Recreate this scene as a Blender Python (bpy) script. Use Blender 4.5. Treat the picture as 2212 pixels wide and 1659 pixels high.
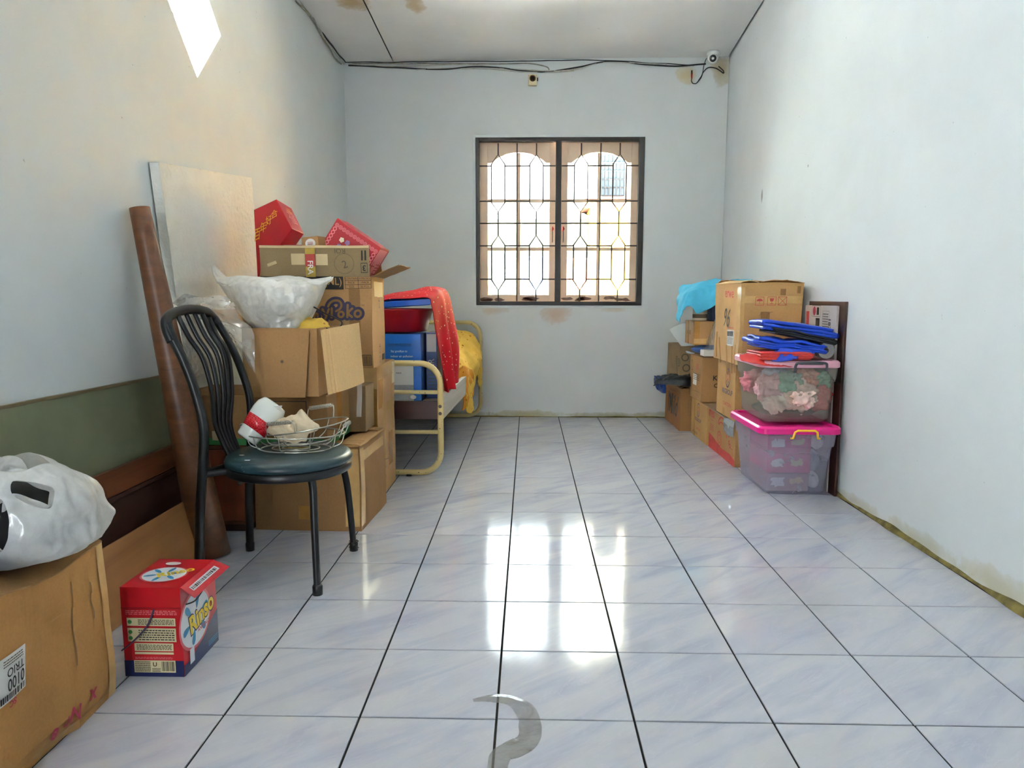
import bpy, bmesh, math, random
from mathutils import Vector, Matrix, noise
from math import sin, cos, pi, radians, sqrt, atan2

SC = bpy.context.scene
COL = SC.collection
for o in list(bpy.data.objects):
    bpy.data.objects.remove(o)

# ------------------------------------------------------------------ camera
CAM_POS = Vector((0.07293, -1.58675, 1.0032))
FPX, YAW, PITCH, ROLL = 1528.606, -0.0231, 0.1215, 0.0013
_f = Vector((sin(YAW) * cos(PITCH), cos(YAW) * cos(PITCH), -sin(PITCH)))
_r = Vector((cos(YAW), -sin(YAW), 0))
_u = _r.cross(_f)
_r, _u = cos(ROLL) * _r + sin(ROLL) * _u, -sin(ROLL) * _r + cos(ROLL) * _u
cam_data = bpy.data.cameras.new('camera')
cam_data.sensor_fit = 'HORIZONTAL'
cam_data.sensor_width = 36.0
cam_data.lens = FPX / 2212 * 36.0
cam_data.clip_start = 0.05
cam = bpy.data.objects.new('camera', cam_data)
COL.objects.link(cam)
m = Matrix((( _r.x, _u.x, -_f.x, CAM_POS.x), (_r.y, _u.y, -_f.y, CAM_POS.y), (_r.z, _u.z, -_f.z, CAM_POS.z), (0, 0, 0, 1)))
cam.matrix_world = m
SC.camera = cam

# ------------------------------------------------------------------ world, light, exposure
XL, XR, YB, YF = -1.42, 1.66, 4.334, -3.4      # room: left, right, back (window) wall, rear wall behind the camera
WORLD_STRENGTH = 1.0
SC.view_settings.view_transform = 'Standard'
SC.view_settings.look = 'None'
SC.view_settings.gamma = 1.0
SC.view_settings.use_curve_mapping = False
SC.view_settings.exposure = 3.6
world = bpy.data.worlds.new('overcast_sky')
SC.world = world
world.use_nodes = True
_bg = world.node_tree.nodes['Background']
_bg.inputs[0].default_value = (0.88, 0.95, 1.0, 1)
_bg.inputs[1].default_value = WORLD_STRENGTH * 1.7
SC.cycles.use_denoising = True
SC.cycles.max_bounces = 9
SC.cycles.diffuse_bounces = 5
SC.cycles.glossy_bounces = 4
SC.cycles.transparent_max_bounces = 14
SC.cycles.sample_clamp_indirect = 4.0

def portal(name, loc, sx, sy, direction):
    """A light portal in an opening: guides the sampling of the sky, gives no light of its own."""
    l = bpy.data.lights.new(name, 'AREA')
    l.shape = 'RECTANGLE'; l.size = sx; l.size_y = sy
    l.cycles.is_portal = True
    o = bpy.data.objects.new(name, l); COL.objects.link(o)
    o.location = loc
    o.rotation_euler = Vector(direction).to_track_quat('-Z', 'Y').to_euler()
    return o

sun_l = bpy.data.lights.new('hazy_sun', 'SUN'); sun_l.energy = 60.0; sun_l.angle = radians(3)
sun_l.color = (1.0, 0.995, 0.985)
sun = bpy.data.objects.new('hazy_sun', sun_l); COL.objects.link(sun)
sun.rotation_euler = Vector((0.85, 0.06, -0.95)).to_track_quat('-Z', 'Y').to_euler()   # from the left: lights the yard and glows through the frosted diamond panes

# ------------------------------------------------------------------ helpers
def at(u, v, X=None, Y=None, Z=None):
    """Point seen at photo position (u, v) on the world plane x=X, y=Y or z=Z."""
    d = _r * ((u - 1106) / FPX) - _u * ((v - 829.5) / FPX) + _f
    if X is not None: t = (X - CAM_POS.x) / d.x
    elif Y is not None: t = (Y - CAM_POS.y) / d.y
    else: t = (Z - CAM_POS.z) / d.z
    return CAM_POS + d * t

def seen(p):
    """Where in the photo a world point falls."""
    d = Vector(p) - CAM_POS
    z = d.dot(_f)
    return 1106 + FPX * d.dot(_r) / z, 829.5 - FPX * d.dot(_u) / z

def srgb(h):
    h = h.lstrip('#')
    out = []
    for i in (0, 2, 4):
        c = int(h[i:i + 2], 16) / 255
        out.append(c / 12.92 if c <= 0.04045 else ((c + 0.055) / 1.055) ** 2.4)
    return tuple(out) + (1.0,)

def tag(o, label=None, cat=None, group=None, kind=None):
    if label: o['label'] = label
    if cat: o['category'] = cat
    if group: o['group'] = group
    if kind: o['kind'] = kind
    return o

def thing(name, label, cat, loc=(0, 0, 0), rz=0.0, group=None, rot=None):
    o = bpy.data.objects.new(name, None); COL.objects.link(o)
    o.empty_display_size = 0.05
    o.location = loc
    o.rotation_euler = rot if rot else (0, 0, rz)
    return tag(o, label, cat, group)

def wmat(o):
    """World matrix without waiting for an update."""
    mm = Matrix.LocRotScale(o.location, o.rotation_euler, o.scale)
    return wmat(o.parent) @ mm if o.parent else mm

class MB:
    """Collects vertices and faces, then links them as ONE mesh object."""
    def __init__(self):
        self.v = []; self.f = []
    def add(self, vs, fs):
        b = len(self.v)
        self.v += [Vector(p) for p in vs]
        self.f += [tuple(b + i for i in f) for f in fs]
        return self
    def box(self, c, s, M=None):
        x, y, z = s[0] / 2, s[1] / 2, s[2] / 2
        vs = [Vector((sx * x, sy * y, sz * z)) for sx in (-1, 1) for sy in (-1, 1) for sz in (-1, 1)]
        vs = [Vector(c) + (M @ p if M else p) for p in vs]
        return self.add(vs, [(0, 1, 3, 2), (4, 6, 7, 5), (0, 4, 5, 1), (2, 3, 7, 6), (0, 2, 6, 4), (1, 5, 7, 3)])
    def bb(self, x0, x1, y0, y1, z0, z1):
        return self.box(((x0 + x1) / 2, (y0 + y1) / 2, (z0 + z1) / 2), (x1 - x0, y1 - y0, z1 - z0))
    def hexa(self, b, t):
        """Bottom and top quads, both counter-clockwise from above."""
        return self.add(list(b) + list(t), [(3, 2, 1, 0), (4, 5, 6, 7), (0, 1, 5, 4), (1, 2, 6, 5), (2, 3, 7, 6), (3, 0, 4, 7)])
    def tube(self, pts, r, n=10, closed=False, caps=True):
        pts = [Vector(p) for p in pts]
        N = len(pts)
        rad = r if isinstance(r, (list, tuple)) else [r] * N
        rings = []
        prev = None
        for i, p in enumerate(pts):
            a = pts[i - 1] if (i > 0 or closed) else p
            b = pts[(i + 1) % N] if (i < N - 1 or closed) else p
            t = (b - a)
            t = t.normalized() if t.length > 1e-9 else Vector((0, 0, 1))
            if prev is None:
                h = Vector((0, 0, 1)) if abs(t.z) < 0.9 else Vector((1, 0, 0))
                x = t.cross(h).normalized()
            else:
                x = prev - t * prev.dot(t)
                x = x.normalized() if x.length > 1e-6 else t.orthogonal().normalized()
            prev = x
            y = t.cross(x)
            rings.append([p + rad[i] * (cos(2 * pi * k / n) * x + sin(2 * pi * k / n) * y) for k in range(n)])
        vs = [q for R in rings for q in R]
        fs = []
        for i in range(N if closed else N - 1):
            j = (i + 1) % N
            for k in range(n):
                fs.append((i * n + k, i * n + (k + 1) % n, j * n + (k + 1) % n, j * n + k))
        if caps and not closed:
            fs.append(tuple(range(n - 1, -1, -1)))
            fs.append(tuple((N - 1) * n + k for k in range(n)))
        return self.add(vs, fs)
    def lathe(self, prof, n=24, M=None, ax=1.0, ay=1.0):
        """prof: (radius, height) list; open ends are left open unless radius is 0."""
        vs = []
        for (r, z) in prof:
            for k in range(n):
                p = Vector((ax * r * cos(2 * pi * k / n), ay * r * sin(2 * pi * k / n), z))
                vs.append(M @ p if M else p)
        fs = []
        for i in range(len(prof) - 1):
            for k in range(n):
                fs.append((i * n + k, i * n + (k + 1) % n, (i + 1) * n + (k + 1) % n, (i + 1) * n + k))
        return self.add(vs, fs)
    def grid(self, fn, nu, nv, closed_u=False):
        vs = [fn(i / nu, j / nv) for j in range(nv + 1) for i in range(nu + (0 if closed_u else 1))]
        w = nu if closed_u else nu + 1
        fs = []
        for j in range(nv):
            for i in range(nu):
                i2 = (i + 1) % w
                fs.append((j * w + i, j * w + i2, (j + 1) * w + i2, (j + 1) * w + i))
        return self.add(vs, fs)
    def prism(self, poly, o, ux, uy, n, t):
        """Polygon (2-D list) in the frame o, ux, uy, extruded by t along n."""
        o, ux, uy, n = Vector(o), Vector(ux), Vector(uy), Vector(n)
        a = [o + ux * p[0] + uy * p[1] for p in poly]
        b = [q + n * t for q in a]
        k = len(poly)
        return self.add(a + b, [tuple(range(k - 1, -1, -1)), tuple(range(k, 2 * k))] + [(i, (i + 1) % k, k + (i + 1) % k, k + i) for i in range(k)])
    def build(self, name, mat, parent=None, smooth=False, local=False, bevel=0, solid=0, subsurf=0, fix=True, merge=0, segs=2, solid_off=0.0):
        me = bpy.data.meshes.new(name)
        vs = self.v
        if parent is not None and not local:
            inv = wmat(parent).inverted()
            vs = [inv @ p for p in vs]
        me.from_pydata([tuple(p) for p in vs], [], self.f)
        if fix or merge:
            bm = bmesh.new(); bm.from_mesh(me)
            if merge: bmesh.ops.remove_doubles(bm, verts=bm.verts, dist=merge)
            if fix: bmesh.ops.recalc_face_normals(bm, faces=bm.faces)
            bm.to_mesh(me); bm.free()
        me.materials.append(mat)
        if smooth:
            me.polygons.foreach_set('use_smooth', [True] * len(me.polygons))
        me.update()
        o = bpy.data.objects.new(name, me); COL.objects.link(o)
        if parent is not None: o.parent = parent
        if solid:
            q = o.modifiers.new('thickness', 'SOLIDIFY'); q.thickness = solid; q.offset = solid_off
        if bevel:
            q = o.modifiers.new('bevel', 'BEVEL'); q.width = bevel; q.segments = segs; q.limit_method = 'ANGLE'; q.angle_limit = radians(35)
        if subsurf:
            q = o.modifiers.new('smooth', 'SUBSURF'); q.levels = subsurf; q.render_levels = subsurf
        return o

def spline(pts, n=8, closed=False):
    """Catmull-Rom through the points."""
    P = [Vector(p) for p in pts]
    N = len(P); out = []
    segs = N if closed else N - 1
    for i in range(segs):
        p0 = P[(i - 1) % N] if (closed or i > 0) else P[i]
        p1 = P[i]; p2 = P[(i + 1) % N]
        p3 = P[(i + 2) % N] if (closed or i + 2 < N) else P[(i + 1) % N]
        for k in range(n):
            t = k / n
            out.append(0.5 * ((2 * p1) + (p2 - p0) * t + (2 * p0 - 5 * p1 + 4 * p2 - p3) * t * t + (3 * p1 - p0 - 3 * p2 + p3) * t ** 3))
    if not closed: out.append(P[-1])
    return out

def bilerp_grid(rows):
    """Control points (rows of equal length) -> smooth surface function s(u, v)."""
    R = [[Vector(p) for p in r] for r in rows]
    def cr(p0, p1, p2, p3, t):
        return 0.5 * ((2 * p1) + (p2 - p0) * t + (2 * p0 - 5 * p1 + 4 * p2 - p3) * t * t + (3 * p1 - p0 - 3 * p2 + p3) * t ** 3)
    def line(L, t):
        n = len(L) - 1
        x = min(max(t, 0), 1) * n; i = min(int(x), n - 1); f = x - i
        return cr(L[max(i - 1, 0)], L[i], L[i + 1], L[min(i + 2, n)], f)
    def s(u, v):
        return line([line(r, u) for r in R], v)
    return s

def nz(p, f=1.0, seed=0.0):
    return noise.noise(Vector(p) * f + Vector((seed * 7.31, seed * 3.17, seed * 1.93)))

def crumple(s, amp, freq, seed, edge=1.0, ridge=False, fade=False):
    """Adds folds to a surface function, along its normal."""
    def g(u, v):
        e = 1e-3
        p = s(u, v)
        n = (s(min(u + e, 1), v) - s(max(u - e, 0), v)).cross(s(u, min(v + e, 1)) - s(u, max(v - e, 0)))
        n = n.normalized() if n.length > 1e-12 else Vector((0, 0, 1))
        a = nz(p, freq, seed) + 0.5 * nz(p, freq * 2.3, seed + 3)
        if ridge: a = 0.6 - 1.6 * abs(nz(p, freq, seed)) + 0.35 * (0.5 - abs(nz(p, freq * 2.6, seed + 5)))
        if fade: a *= min(1, 4 * u, 4 * (1 - u)) * min(1, 5 * v, 5 * (1 - v))
        return p + n * amp * a
    return g

def lump(c, r, seed, amp=0.25, freq=2.2, sub=4, ridge=False, floor=None):
    """A crumpled ball of cloth or paper."""
    bm = bmesh.new(); bmesh.ops.create_icosphere(bm, subdivisions=sub, radius=1)
    vs = []
    for v in bm.verts:
        d = v.co.copy()
        a = nz(d, freq, seed) + 0.5 * nz(d, freq * 2.4, seed + 2)
        if ridge: a += 0.8 * (0.4 - abs(nz(d, freq * 1.3, seed + 9)))
        d *= 1 + amp * a
        p = Vector(c) + Vector((d.x * r[0], d.y * r[1], d.z * r[2]))
        if floor is not None and p.z < floor: p.z = floor
        vs.append(p)
    fs = [tuple(v.index for v in f.verts) for f in bm.faces]
    bm.free()
    return MB().add(vs, fs)
# ------------------------------------------------------------------ materials
def new_mat(name):
    mt = bpy.data.materials.new(name); mt.use_nodes = True
    nt = mt.node_tree
    b = nt.nodes['Principled BSDF']
    return mt, nt, b
def N(nt, t, **kw):
    n = nt.nodes.new(t)
    for k, v in kw.items():
        if k in n.inputs: n.inputs[k].default_value = v
        else: setattr(n, k, v)
    return n
def ramp(nt, fac, stops):
    r = nt.nodes.new('ShaderNodeValToRGB')
    el = r.color_ramp.elements
    while len(el) > 1: el.remove(el[-1])
    el[0].position, el[0].color = stops[0]
    for p, c in stops[1:]:
        e = el.new(p); e.color = c
    nt.links.new(fac, r.inputs[0])
    return r.outputs[0]
def mixc(nt, fac, a, b, mode='MIX'):
    n = nt.nodes.new('ShaderNodeMix'); n.data_type = 'RGBA'; n.blend_type = mode
    for sock, val in ((n.inputs[0], fac), (n.inputs[6], a), (n.inputs[7], b)):
        if hasattr(val, 'links'): nt.links.new(val, sock)
        else: sock.default_value = val
    return n.outputs[2]
def coords(nt, kind='Object', scale=None, rot=None, loc=None):
    tc = nt.nodes.new('ShaderNodeTexCoord')
    o = tc.outputs[kind]
    if scale or rot or loc:
        mp = nt.nodes.new('ShaderNodeMapping')
        if scale: mp.inputs['Scale'].default_value = scale
        if rot: mp.inputs['Rotation'].default_value = rot
        if loc: mp.inputs['Location'].default_value = loc
        nt.links.new(o, mp.inputs[0]); o = mp.outputs[0]
    return o
def tex_noise(nt, co, scale, detail=4, rough=0.55, dist=0.0):
    n = N(nt, 'ShaderNodeTexNoise', Scale=scale, Detail=detail, Roughness=rough, Distortion=dist)
    nt.links.new(co, n.inputs['Vector'])
    return n.outputs['Fac']
def bump(nt, b, h, strength=0.2, dist=0.01):
    n = N(nt, 'ShaderNodeBump', Strength=strength, Distance=dist)
    nt.links.new(h, n.inputs['Height']); nt.links.new(n.outputs[0], b.inputs['Normal'])
    return n
def shade(c, k):
    return tuple(min(1, x * k) for x in c[:3]) + (1,)

def plain(name, h, rough=0.5, metal=0.0, var=0.08, vscale=6.0, bs=0.0, bscale=60, spec=0.5, coat=0.0):
    mt, nt, b = new_mat(name)
    c = srgb(h)
    co = coords(nt)
    f = tex_noise(nt, co, vscale)
    col = ramp(nt, f, [(0.3, shade(c, 1 - var)), (0.7, shade(c, 1 + var))])
    nt.links.new(col, b.inputs['Base Color'])
    b.inputs['Roughness'].default_value = rough
    b.inputs['Metallic'].default_value = metal
    b.inputs['Specular IOR Level'].default_value = spec
    b.inputs['Coat Weight'].default_value = coat
    if bs:
        bump(nt, b, tex_noise(nt, co, bscale, 3), bs, 0.004)
    return mt

def cardboard(name, h, grey=0.0, worn=0.5, rough=0.75):
    mt, nt, b = new_mat(name)
    c = srgb(h)
    co = coords(nt)
    big = tex_noise(nt, co, 3.5, 5, 0.6, 0.4)
    fine = tex_noise(nt, co, 140, 3, 0.6)
    col = ramp(nt, big, [(0.25, shade(c, 1 - 0.35 * worn)), (0.5, c), (0.8, shade(c, 1 + 0.22 * worn))])
    col = mixc(nt, 0.18, col, ramp(nt, fine, [(0.35, shade(c, 0.7)), (0.65, shade(c, 1.2))]))
    stain = tex_noise(nt, co, 7.0, 6, 0.7, 1.0)
    sm = ramp(nt, stain, [(0.62, (0, 0, 0, 1)), (0.78, (0.55 * worn, 0.55 * worn, 0.55 * worn, 1))])
    col = mixc(nt, sm, col, shade(c, 0.45))
    nt.links.new(col, b.inputs['Base Color'])
    b.inputs['Roughness'].default_value = rough
    b.inputs['Specular IOR Level'].default_value = 0.25
    # corrugation showing faintly through the liner, plus dents
    cw = coords(nt, scale=(150, 150, 0.6))
    w = N(nt, 'ShaderNodeTexNoise', Scale=1.0, Detail=0.0)
    nt.links.new(cw, w.inputs['Vector'])
    d = tex_noise(nt, co, 9, 3, 0.5)
    mm = N(nt, 'ShaderNodeMath', operation='MULTIPLY_ADD')
    nt.links.new(d, mm.inputs[0]); mm.inputs[1].default_value = 6.0; nt.links.new(w.outputs['Fac'], mm.inputs[2])
    bump(nt, b, mm.outputs[0], 0.25, 0.0015)
    return mt

def wood(name, h1, h2, axis='X', scale=1.0, rough=0.45):
    mt, nt, b = new_mat(name)
    sc = {'X': (1.2, 22, 22), 'Y': (22, 1.2, 22), 'Z': (22, 22, 1.2)}[axis]
    co = coords(nt, scale=tuple(s * scale for s in sc))
    f = tex_noise(nt, co, 1.0, 5, 0.65, 0.6)
    col = ramp(nt, f, [(0.3, srgb(h1)), (0.7, srgb(h2))])
    nt.links.new(col, b.inputs['Base Color'])
    b.inputs['Roughness'].default_value = rough
    bump(nt, b, f, 0.12, 0.002)
    return mt

def sheer(name, h, alpha=0.5, rough=0.35, trans=0.4, spots=0.0, crease=0.0, gloss=0.12):
    """Thin plastic: partly see-through, partly scattering, a little shiny."""
    mt, nt, b = new_mat(name)
    nt.nodes.remove(b)
    out = nt.nodes['Material Output']
    c = srgb(h)
    di = N(nt, 'ShaderNodeBsdfDiffuse'); di.inputs[0].default_value = c
    tl = N(nt, 'ShaderNodeBsdfTranslucent'); tl.inputs[0].default_value = c
    tp = N(nt, 'ShaderNodeBsdfTransparent'); tp.inputs[0].default_value = tuple(0.5 + 0.5 * x for x in c[:3]) + (1,)
    gl = N(nt, 'ShaderNodeBsdfGlossy', Roughness=rough)
    m1 = N(nt, 'ShaderNodeMixShader'); m1.inputs[0].default_value = trans
    nt.links.new(di.outputs[0], m1.inputs[1]); nt.links.new(tl.outputs[0], m1.inputs[2])
    m2 = N(nt, 'ShaderNodeMixShader')
    co = coords(nt)
    f = tex_noise(nt, co, 18, 5, 0.65, 0.5)
    a = ramp(nt, f, [(0.3, (max(alpha - spots, 0),) * 3 + (1,)), (0.7, (min(alpha + spots, 1),) * 3 + (1,))])
    nt.links.new(a, m2.inputs[0])
    nt.links.new(tp.outputs[0], m2.inputs[1]); nt.links.new(m1.outputs[0], m2.inputs[2])
    m3 = N(nt, 'ShaderNodeMixShader'); m3.inputs[0].default_value = gloss
    nt.links.new(m2.outputs[0], m3.inputs[1]); nt.links.new(gl.outputs[0], m3.inputs[2])
    nt.links.new(m3.outputs[0], out.inputs[0])
    if crease:
        bn = N(nt, 'ShaderNodeBump', Strength=crease, Distance=0.01)
        nt.links.new(tex_noise(nt, co, 22, 4, 0.6, 0.3), bn.inputs['Height'])
        for s in (di, tl, gl): nt.links.new(bn.outputs[0], s.inputs['Normal'])
    return mt

def printed(name, base, spots, scale=14, lo=0.30, rough=0.6, bs=0.0, second=None):
    """Cloth with scattered print: base colour and blotches of other colours."""
    mt, nt, b = new_mat(name)
    co = coords(nt)
    wob = tex_noise(nt, co, scale * 2.2, 3)
    v = N(nt, 'ShaderNodeTexVoronoi', Scale=scale); nt.links.new(co, v.inputs['Vector'])
    d = N(nt, 'ShaderNodeMath', operation='MULTIPLY_ADD'); nt.links.new(wob, d.inputs[0]); d.inputs[1].default_value = 0.35
    nt.links.new(v.outputs['Distance'], d.inputs[2])
    k = ramp(nt, d.outputs[0], [(0.0, (1, 1, 1, 1)), (lo, (1, 1, 1, 1)), (lo + 0.03, (0, 0, 0, 1))])
    big = tex_noise(nt, co, 4, 3)
    c = srgb(base)
    bc = ramp(nt, big, [(0.3, shade(c, 0.85)), (0.7, shade(c, 1.12))])
    if second:
        v2 = N(nt, 'ShaderNodeTexVoronoi', Scale=scale * 0.6); nt.links.new(co, v2.inputs['Vector'])
        bc = mixc(nt, ramp(nt, v2.outputs['Distance'], [(0.25, (0.8, 0.8, 0.8, 1)), (0.4, (0, 0, 0, 1))]), bc, srgb(second))
    col = mixc(nt, k, bc, srgb(spots))
    nt.links.new(col, b.inputs['Base Color'])
    b.inputs['Roughness'].default_value = rough
    b.inputs['Specular IOR Level'].default_value = 0.2
    if bs: bump(nt, b, tex_noise(nt, co, 30, 4), bs, 0.004)
    return mt

def wall_paint(name, h, stains=(), dado=None):
    """Emulsion paint with faint mottling, scuffs, and stains that have a place and a shape of their own.
    stains: (centre, radii, colour, strength) in wall coordinates."""
    mt, nt, b = new_mat(name)
    c = srgb(h)
    co = coords(nt)
    f = tex_noise(nt, co, 1.6, 6, 0.6, 0.3)
    col = ramp(nt, f, [(0.3, shade(c, 0.93)), (0.7, shade(c, 1.03))])
    sp = tex_noise(nt, co, 42, 2, 0.5)
    col = mixc(nt, ramp(nt, sp, [(0.76, (0, 0, 0, 1)), (0.79, (0.5, 0.5, 0.5, 1))]), col, shade(c, 0.35))
    wob = tex_noise(nt, co, 9, 5, 0.65)
    for (ctr, rad, hh, st) in stains:
        mp = nt.nodes.new('ShaderNodeMapping'); mp.vector_type = 'POINT'
        mp.inputs['Location'].default_value = tuple(-a / r for a, r in zip(ctr, rad))
        mp.inputs['Scale'].default_value = tuple(1 / r for r in rad)
        nt.links.new(co, mp.inputs[0])
        ln = N(nt, 'ShaderNodeVectorMath', operation='LENGTH'); nt.links.new(mp.outputs[0], ln.inputs[0])
        ad = N(nt, 'ShaderNodeMath', operation='MULTIPLY_ADD'); nt.links.new(wob, ad.inputs[0]); ad.inputs[1].default_value = 1.5
        nt.links.new(ln.outputs['Value'], ad.inputs[2])
        k = ramp(nt, ad.outputs[0], [(0.0, (st, st, st, 1)), (0.5, (st * .9,) * 3 + (1,)), (0.72, (st * .5,) * 3 + (1,)), (0.82, (0, 0, 0, 1))])
        # ramp positions clamp at 1: scale the distance first
        sc = N(nt, 'ShaderNodeMath', operation='MULTIPLY'); sc.inputs[1].default_value = 0.5
        nt.links.new(ad.outputs[0], sc.inputs[0])
        for l in list(nt.links):
            if l.to_node == k.node: nt.links.remove(l)
        nt.links.new(sc.outputs[0], k.node.inputs[0])
        col = mixc(nt, k, col, srgb(hh))
    nt.links.new(col, b.inputs['Base Color'])
    b.inputs['Roughness'].default_value = 0.6
    b.inputs['Specular IOR Level'].default_value = 0.3
    g = tex_noise(nt, co, 70, 4, 0.6)
    bump(nt, b, g, 0.08, 0.004)
    return mt

def tile_mat():
    mt, nt, b = new_mat('marbled_ceramic_tile')
    tc = nt.nodes.new('ShaderNodeTexCoord')
    oi = nt.nodes.new('ShaderNodeObjectInfo')
    mp = nt.nodes.new('ShaderNodeMapping')
    mp.inputs['Rotation'].default_value = (0, 0, radians(-38))
    sc = N(nt, 'ShaderNodeVectorMath', operation='SCALE'); nt.links.new(oi.outputs['Location'], sc.inputs[0]); sc.inputs['Scale'].default_value = 0.83
    ad = N(nt, 'ShaderNodeVectorMath', operation='ADD')
    nt.links.new(tc.outputs['Object'], ad.inputs[0]); nt.links.new(sc.outputs[0], ad.inputs[1])
    nt.links.new(ad.outputs[0], mp.inputs[0])
    st = nt.nodes.new('ShaderNodeMapping'); st.inputs['Scale'].default_value = (2.2, 11.0, 1); nt.links.new(mp.outputs[0], st.inputs[0])
    f = tex_noise(nt, st.outputs[0], 1.0, 5, 0.55, 0.9)
    col = ramp(nt, f, [(0.28, srgb('#abaec0')), (0.42, srgb('#b8bac7')), (0.55, srgb('#c1c2ca')), (0.75, srgb('#c6c6c9'))])
    s2 = nt.nodes.new('ShaderNodeMapping'); s2.inputs['Scale'].default_value = (1.3, 7, 1); nt.links.new(mp.outputs[0], s2.inputs[0])
    v = tex_noise(nt, s2.outputs[0], 1.4, 6, 0.6, 1.4)
    ab = N(nt, 'ShaderNodeMath', operation='SUBTRACT'); nt.links.new(v, ab.inputs[0]); ab.inputs[1].default_value = 0.5
    a2 = N(nt, 'ShaderNodeMath', operation='ABSOLUTE'); nt.links.new(ab.outputs[0], a2.inputs[0])
    vein = ramp(nt, a2.outputs[0], [(0.0, (0.3, 0.3, 0.3, 1)), (0.012, (0, 0, 0, 1))])
    col = mixc(nt, vein, col, srgb('#cfcdd2'))
    geo = nt.nodes.new('ShaderNodeNewGeometry')
    dn = N(nt, 'ShaderNodeTexNoise', Scale=2.2, Detail=6.0, Roughness=0.65); nt.links.new(geo.outputs['Position'], dn.inputs['Vector'])
    col = mixc(nt, ramp(nt, dn.outputs['Fac'], [(0.5, (0, 0, 0, 1)), (0.8, (0.22, 0.22, 0.22, 1))]), col, srgb('#a59c8e'))
    nt.links.new(col, b.inputs['Base Color'])
    rg = ramp(nt, dn.outputs['Fac'], [(0.35, (0.07,) * 3 + (1,)), (0.75, (0.16,) * 3 + (1,))])
    nt.links.new(rg, b.inputs['Roughness'])
    b.inputs['IOR'].default_value = 1.55
    bn = N(nt, 'ShaderNodeTexNoise', Scale=26.0, Detail=3.0); nt.links.new(geo.outputs['Position'], bn.inputs['Vector'])
    bump(nt, b, bn.outputs['Fac'], 0.018, 0.004)
    return mt

def glass_mat(name='window_glass', tint='#f2f7f5', gl=0.08):
    mt, nt, b = new_mat(name)
    nt.nodes.remove(b)
    tp = N(nt, 'ShaderNodeBsdfTransparent'); tp.inputs[0].default_value = srgb(tint)
    g = N(nt, 'ShaderNodeBsdfGlossy', Roughness=0.03)
    fr = N(nt, 'ShaderNodeFresnel', IOR=1.45)
    mx = N(nt, 'ShaderNodeMixShader')
    nt.links.new(fr.outputs[0], mx.inputs[0]); nt.links.new(tp.outputs[0], mx.inputs[1]); nt.links.new(g.outputs[0], mx.inputs[2])
    nt.links.new(mx.outputs[0], nt.nodes['Material Output'].inputs[0])
    return mt

M = {}
M['wall'] = wall_paint('wall_paint_white', '#d3d8d8')
M['wall_back'] = wall_paint('wall_paint_back', '#d4d7d6', stains=[
    ((0.30, YB, 0.865), (0.17, 1, 0.10), '#c2a184', 0.75), ((-0.20, YB, 0.90), (0.14, 1, 0.05), '#c8b096', 0.6),
    ((0.78, YB, 0.905), (0.14, 1, 0.03), '#cbb497', 0.55), ((1.60, YB, 2.80), (0.10, 1, 0.16), '#a8914a', 0.7), ((1.33, YB, 2.76), (0.11, 1, 0.08), '#c2a85a', 0.7),
    ((0.05, YB, 0.02), (0.42, 1, 0.045), '#a39a63', 0.8), ((0.75, YB, 0.015), (0.40, 1, 0.035), '#8f8a5a', 0.75), ((-0.5, YB, 0.02), (0.4, 1, 0.04), '#9a9468', 0.7), ((1.3, YB, 0.02), (0.5, 1, 0.035), '#9a9468', 0.7)])
M['wall_right'] = wall_paint('wall_paint_right', '#d9dee0', stains=[
    ((XR, 1.2, 0.03), (1, 0.35, 0.05), '#aaa06a', 0.5), ((XR, 0.75, 0.04), (1, 0.3, 0.07), '#b3a468', 0.55), ((XR, 1.75, 0.02), (1, 0.3, 0.05), '#b0a878', 0.5), ((XR, 3.393, 1.691), (1, 0.02, 0.05), '#6d6a64', 0.9), ((XR, 2.6, 1.75), (1, 0.012, 0.012), '#6d6a64', 0.8)])
M['ceiling'] = wall_paint('ceiling_paint', '#e7e6e4', stains=[
    ((-1.09, 3.27, 2.9), (0.13, 0.17, 1), '#b08f58', 0.9), ((-.69, 3.36, 2.9), (0.08, 0.18, 1), '#b59a66', 0.85), ((.62, 3.25, 2.9), (0.05, 0.06, 1), '#c4ad84', 0.6)])
M['grout'] = plain('dark_grout', '#2c2925', 0.95, spec=0.1)
M['tile'] = tile_mat()
M['glass'] = glass_mat()
M['dirt'] = plain('mossy_dirt', '#6e6233', 0.95, var=0.45, vscale=20, bs=0.6, bscale=50)
M['black_frame'] = plain('black_brown_paint', '#2b2422', 0.45, var=0.25, bs=0.1)
M['iron'] = plain('dark_iron', '#4b4038', 0.5, var=0.3)
M['cream_wood'] = plain('cream_paint', '#e3c8ae', 0.5, var=0.06, bs=0.1, bscale=25)
M['peel'] = plain('peeled_wood', '#7d6256', 0.8, var=0.3, vscale=30)
M['white_plastic'] = plain('white_plastic', '#e2e2de', 0.35, var=0.02)
M['cream_plastic'] = plain('aged_cream_plastic', '#d8c7a0', 0.4, var=0.05)
M['black'] = plain('black_plastic', '#141414', 0.35, var=0.1)
M['black_cable'] = plain('black_cable', '#1c1b1a', 0.5)
M['grey_cable'] = plain('dusty_grey_cable', '#8e8b7f', 0.6, var=0.3, vscale=30)
M['white_cable'] = plain('dusty_white_cable', '#b9b7ab', 0.6, var=0.2, vscale=30)
M['red_plastic'] = plain('red_plastic', '#c41e22', 0.4)
M['tan_card'] = cardboard('cardboard_tan', '#ab8153')
M['gold_card'] = cardboard('cardboard_golden', '#b68c57', worn=0.6)
M['brown_card'] = cardboard('cardboard_brown', '#8d683f')
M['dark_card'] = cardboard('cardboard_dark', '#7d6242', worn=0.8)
M['old_card'] = cardboard('cardboard_greyed', '#8e7856', worn=0.8)
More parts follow.
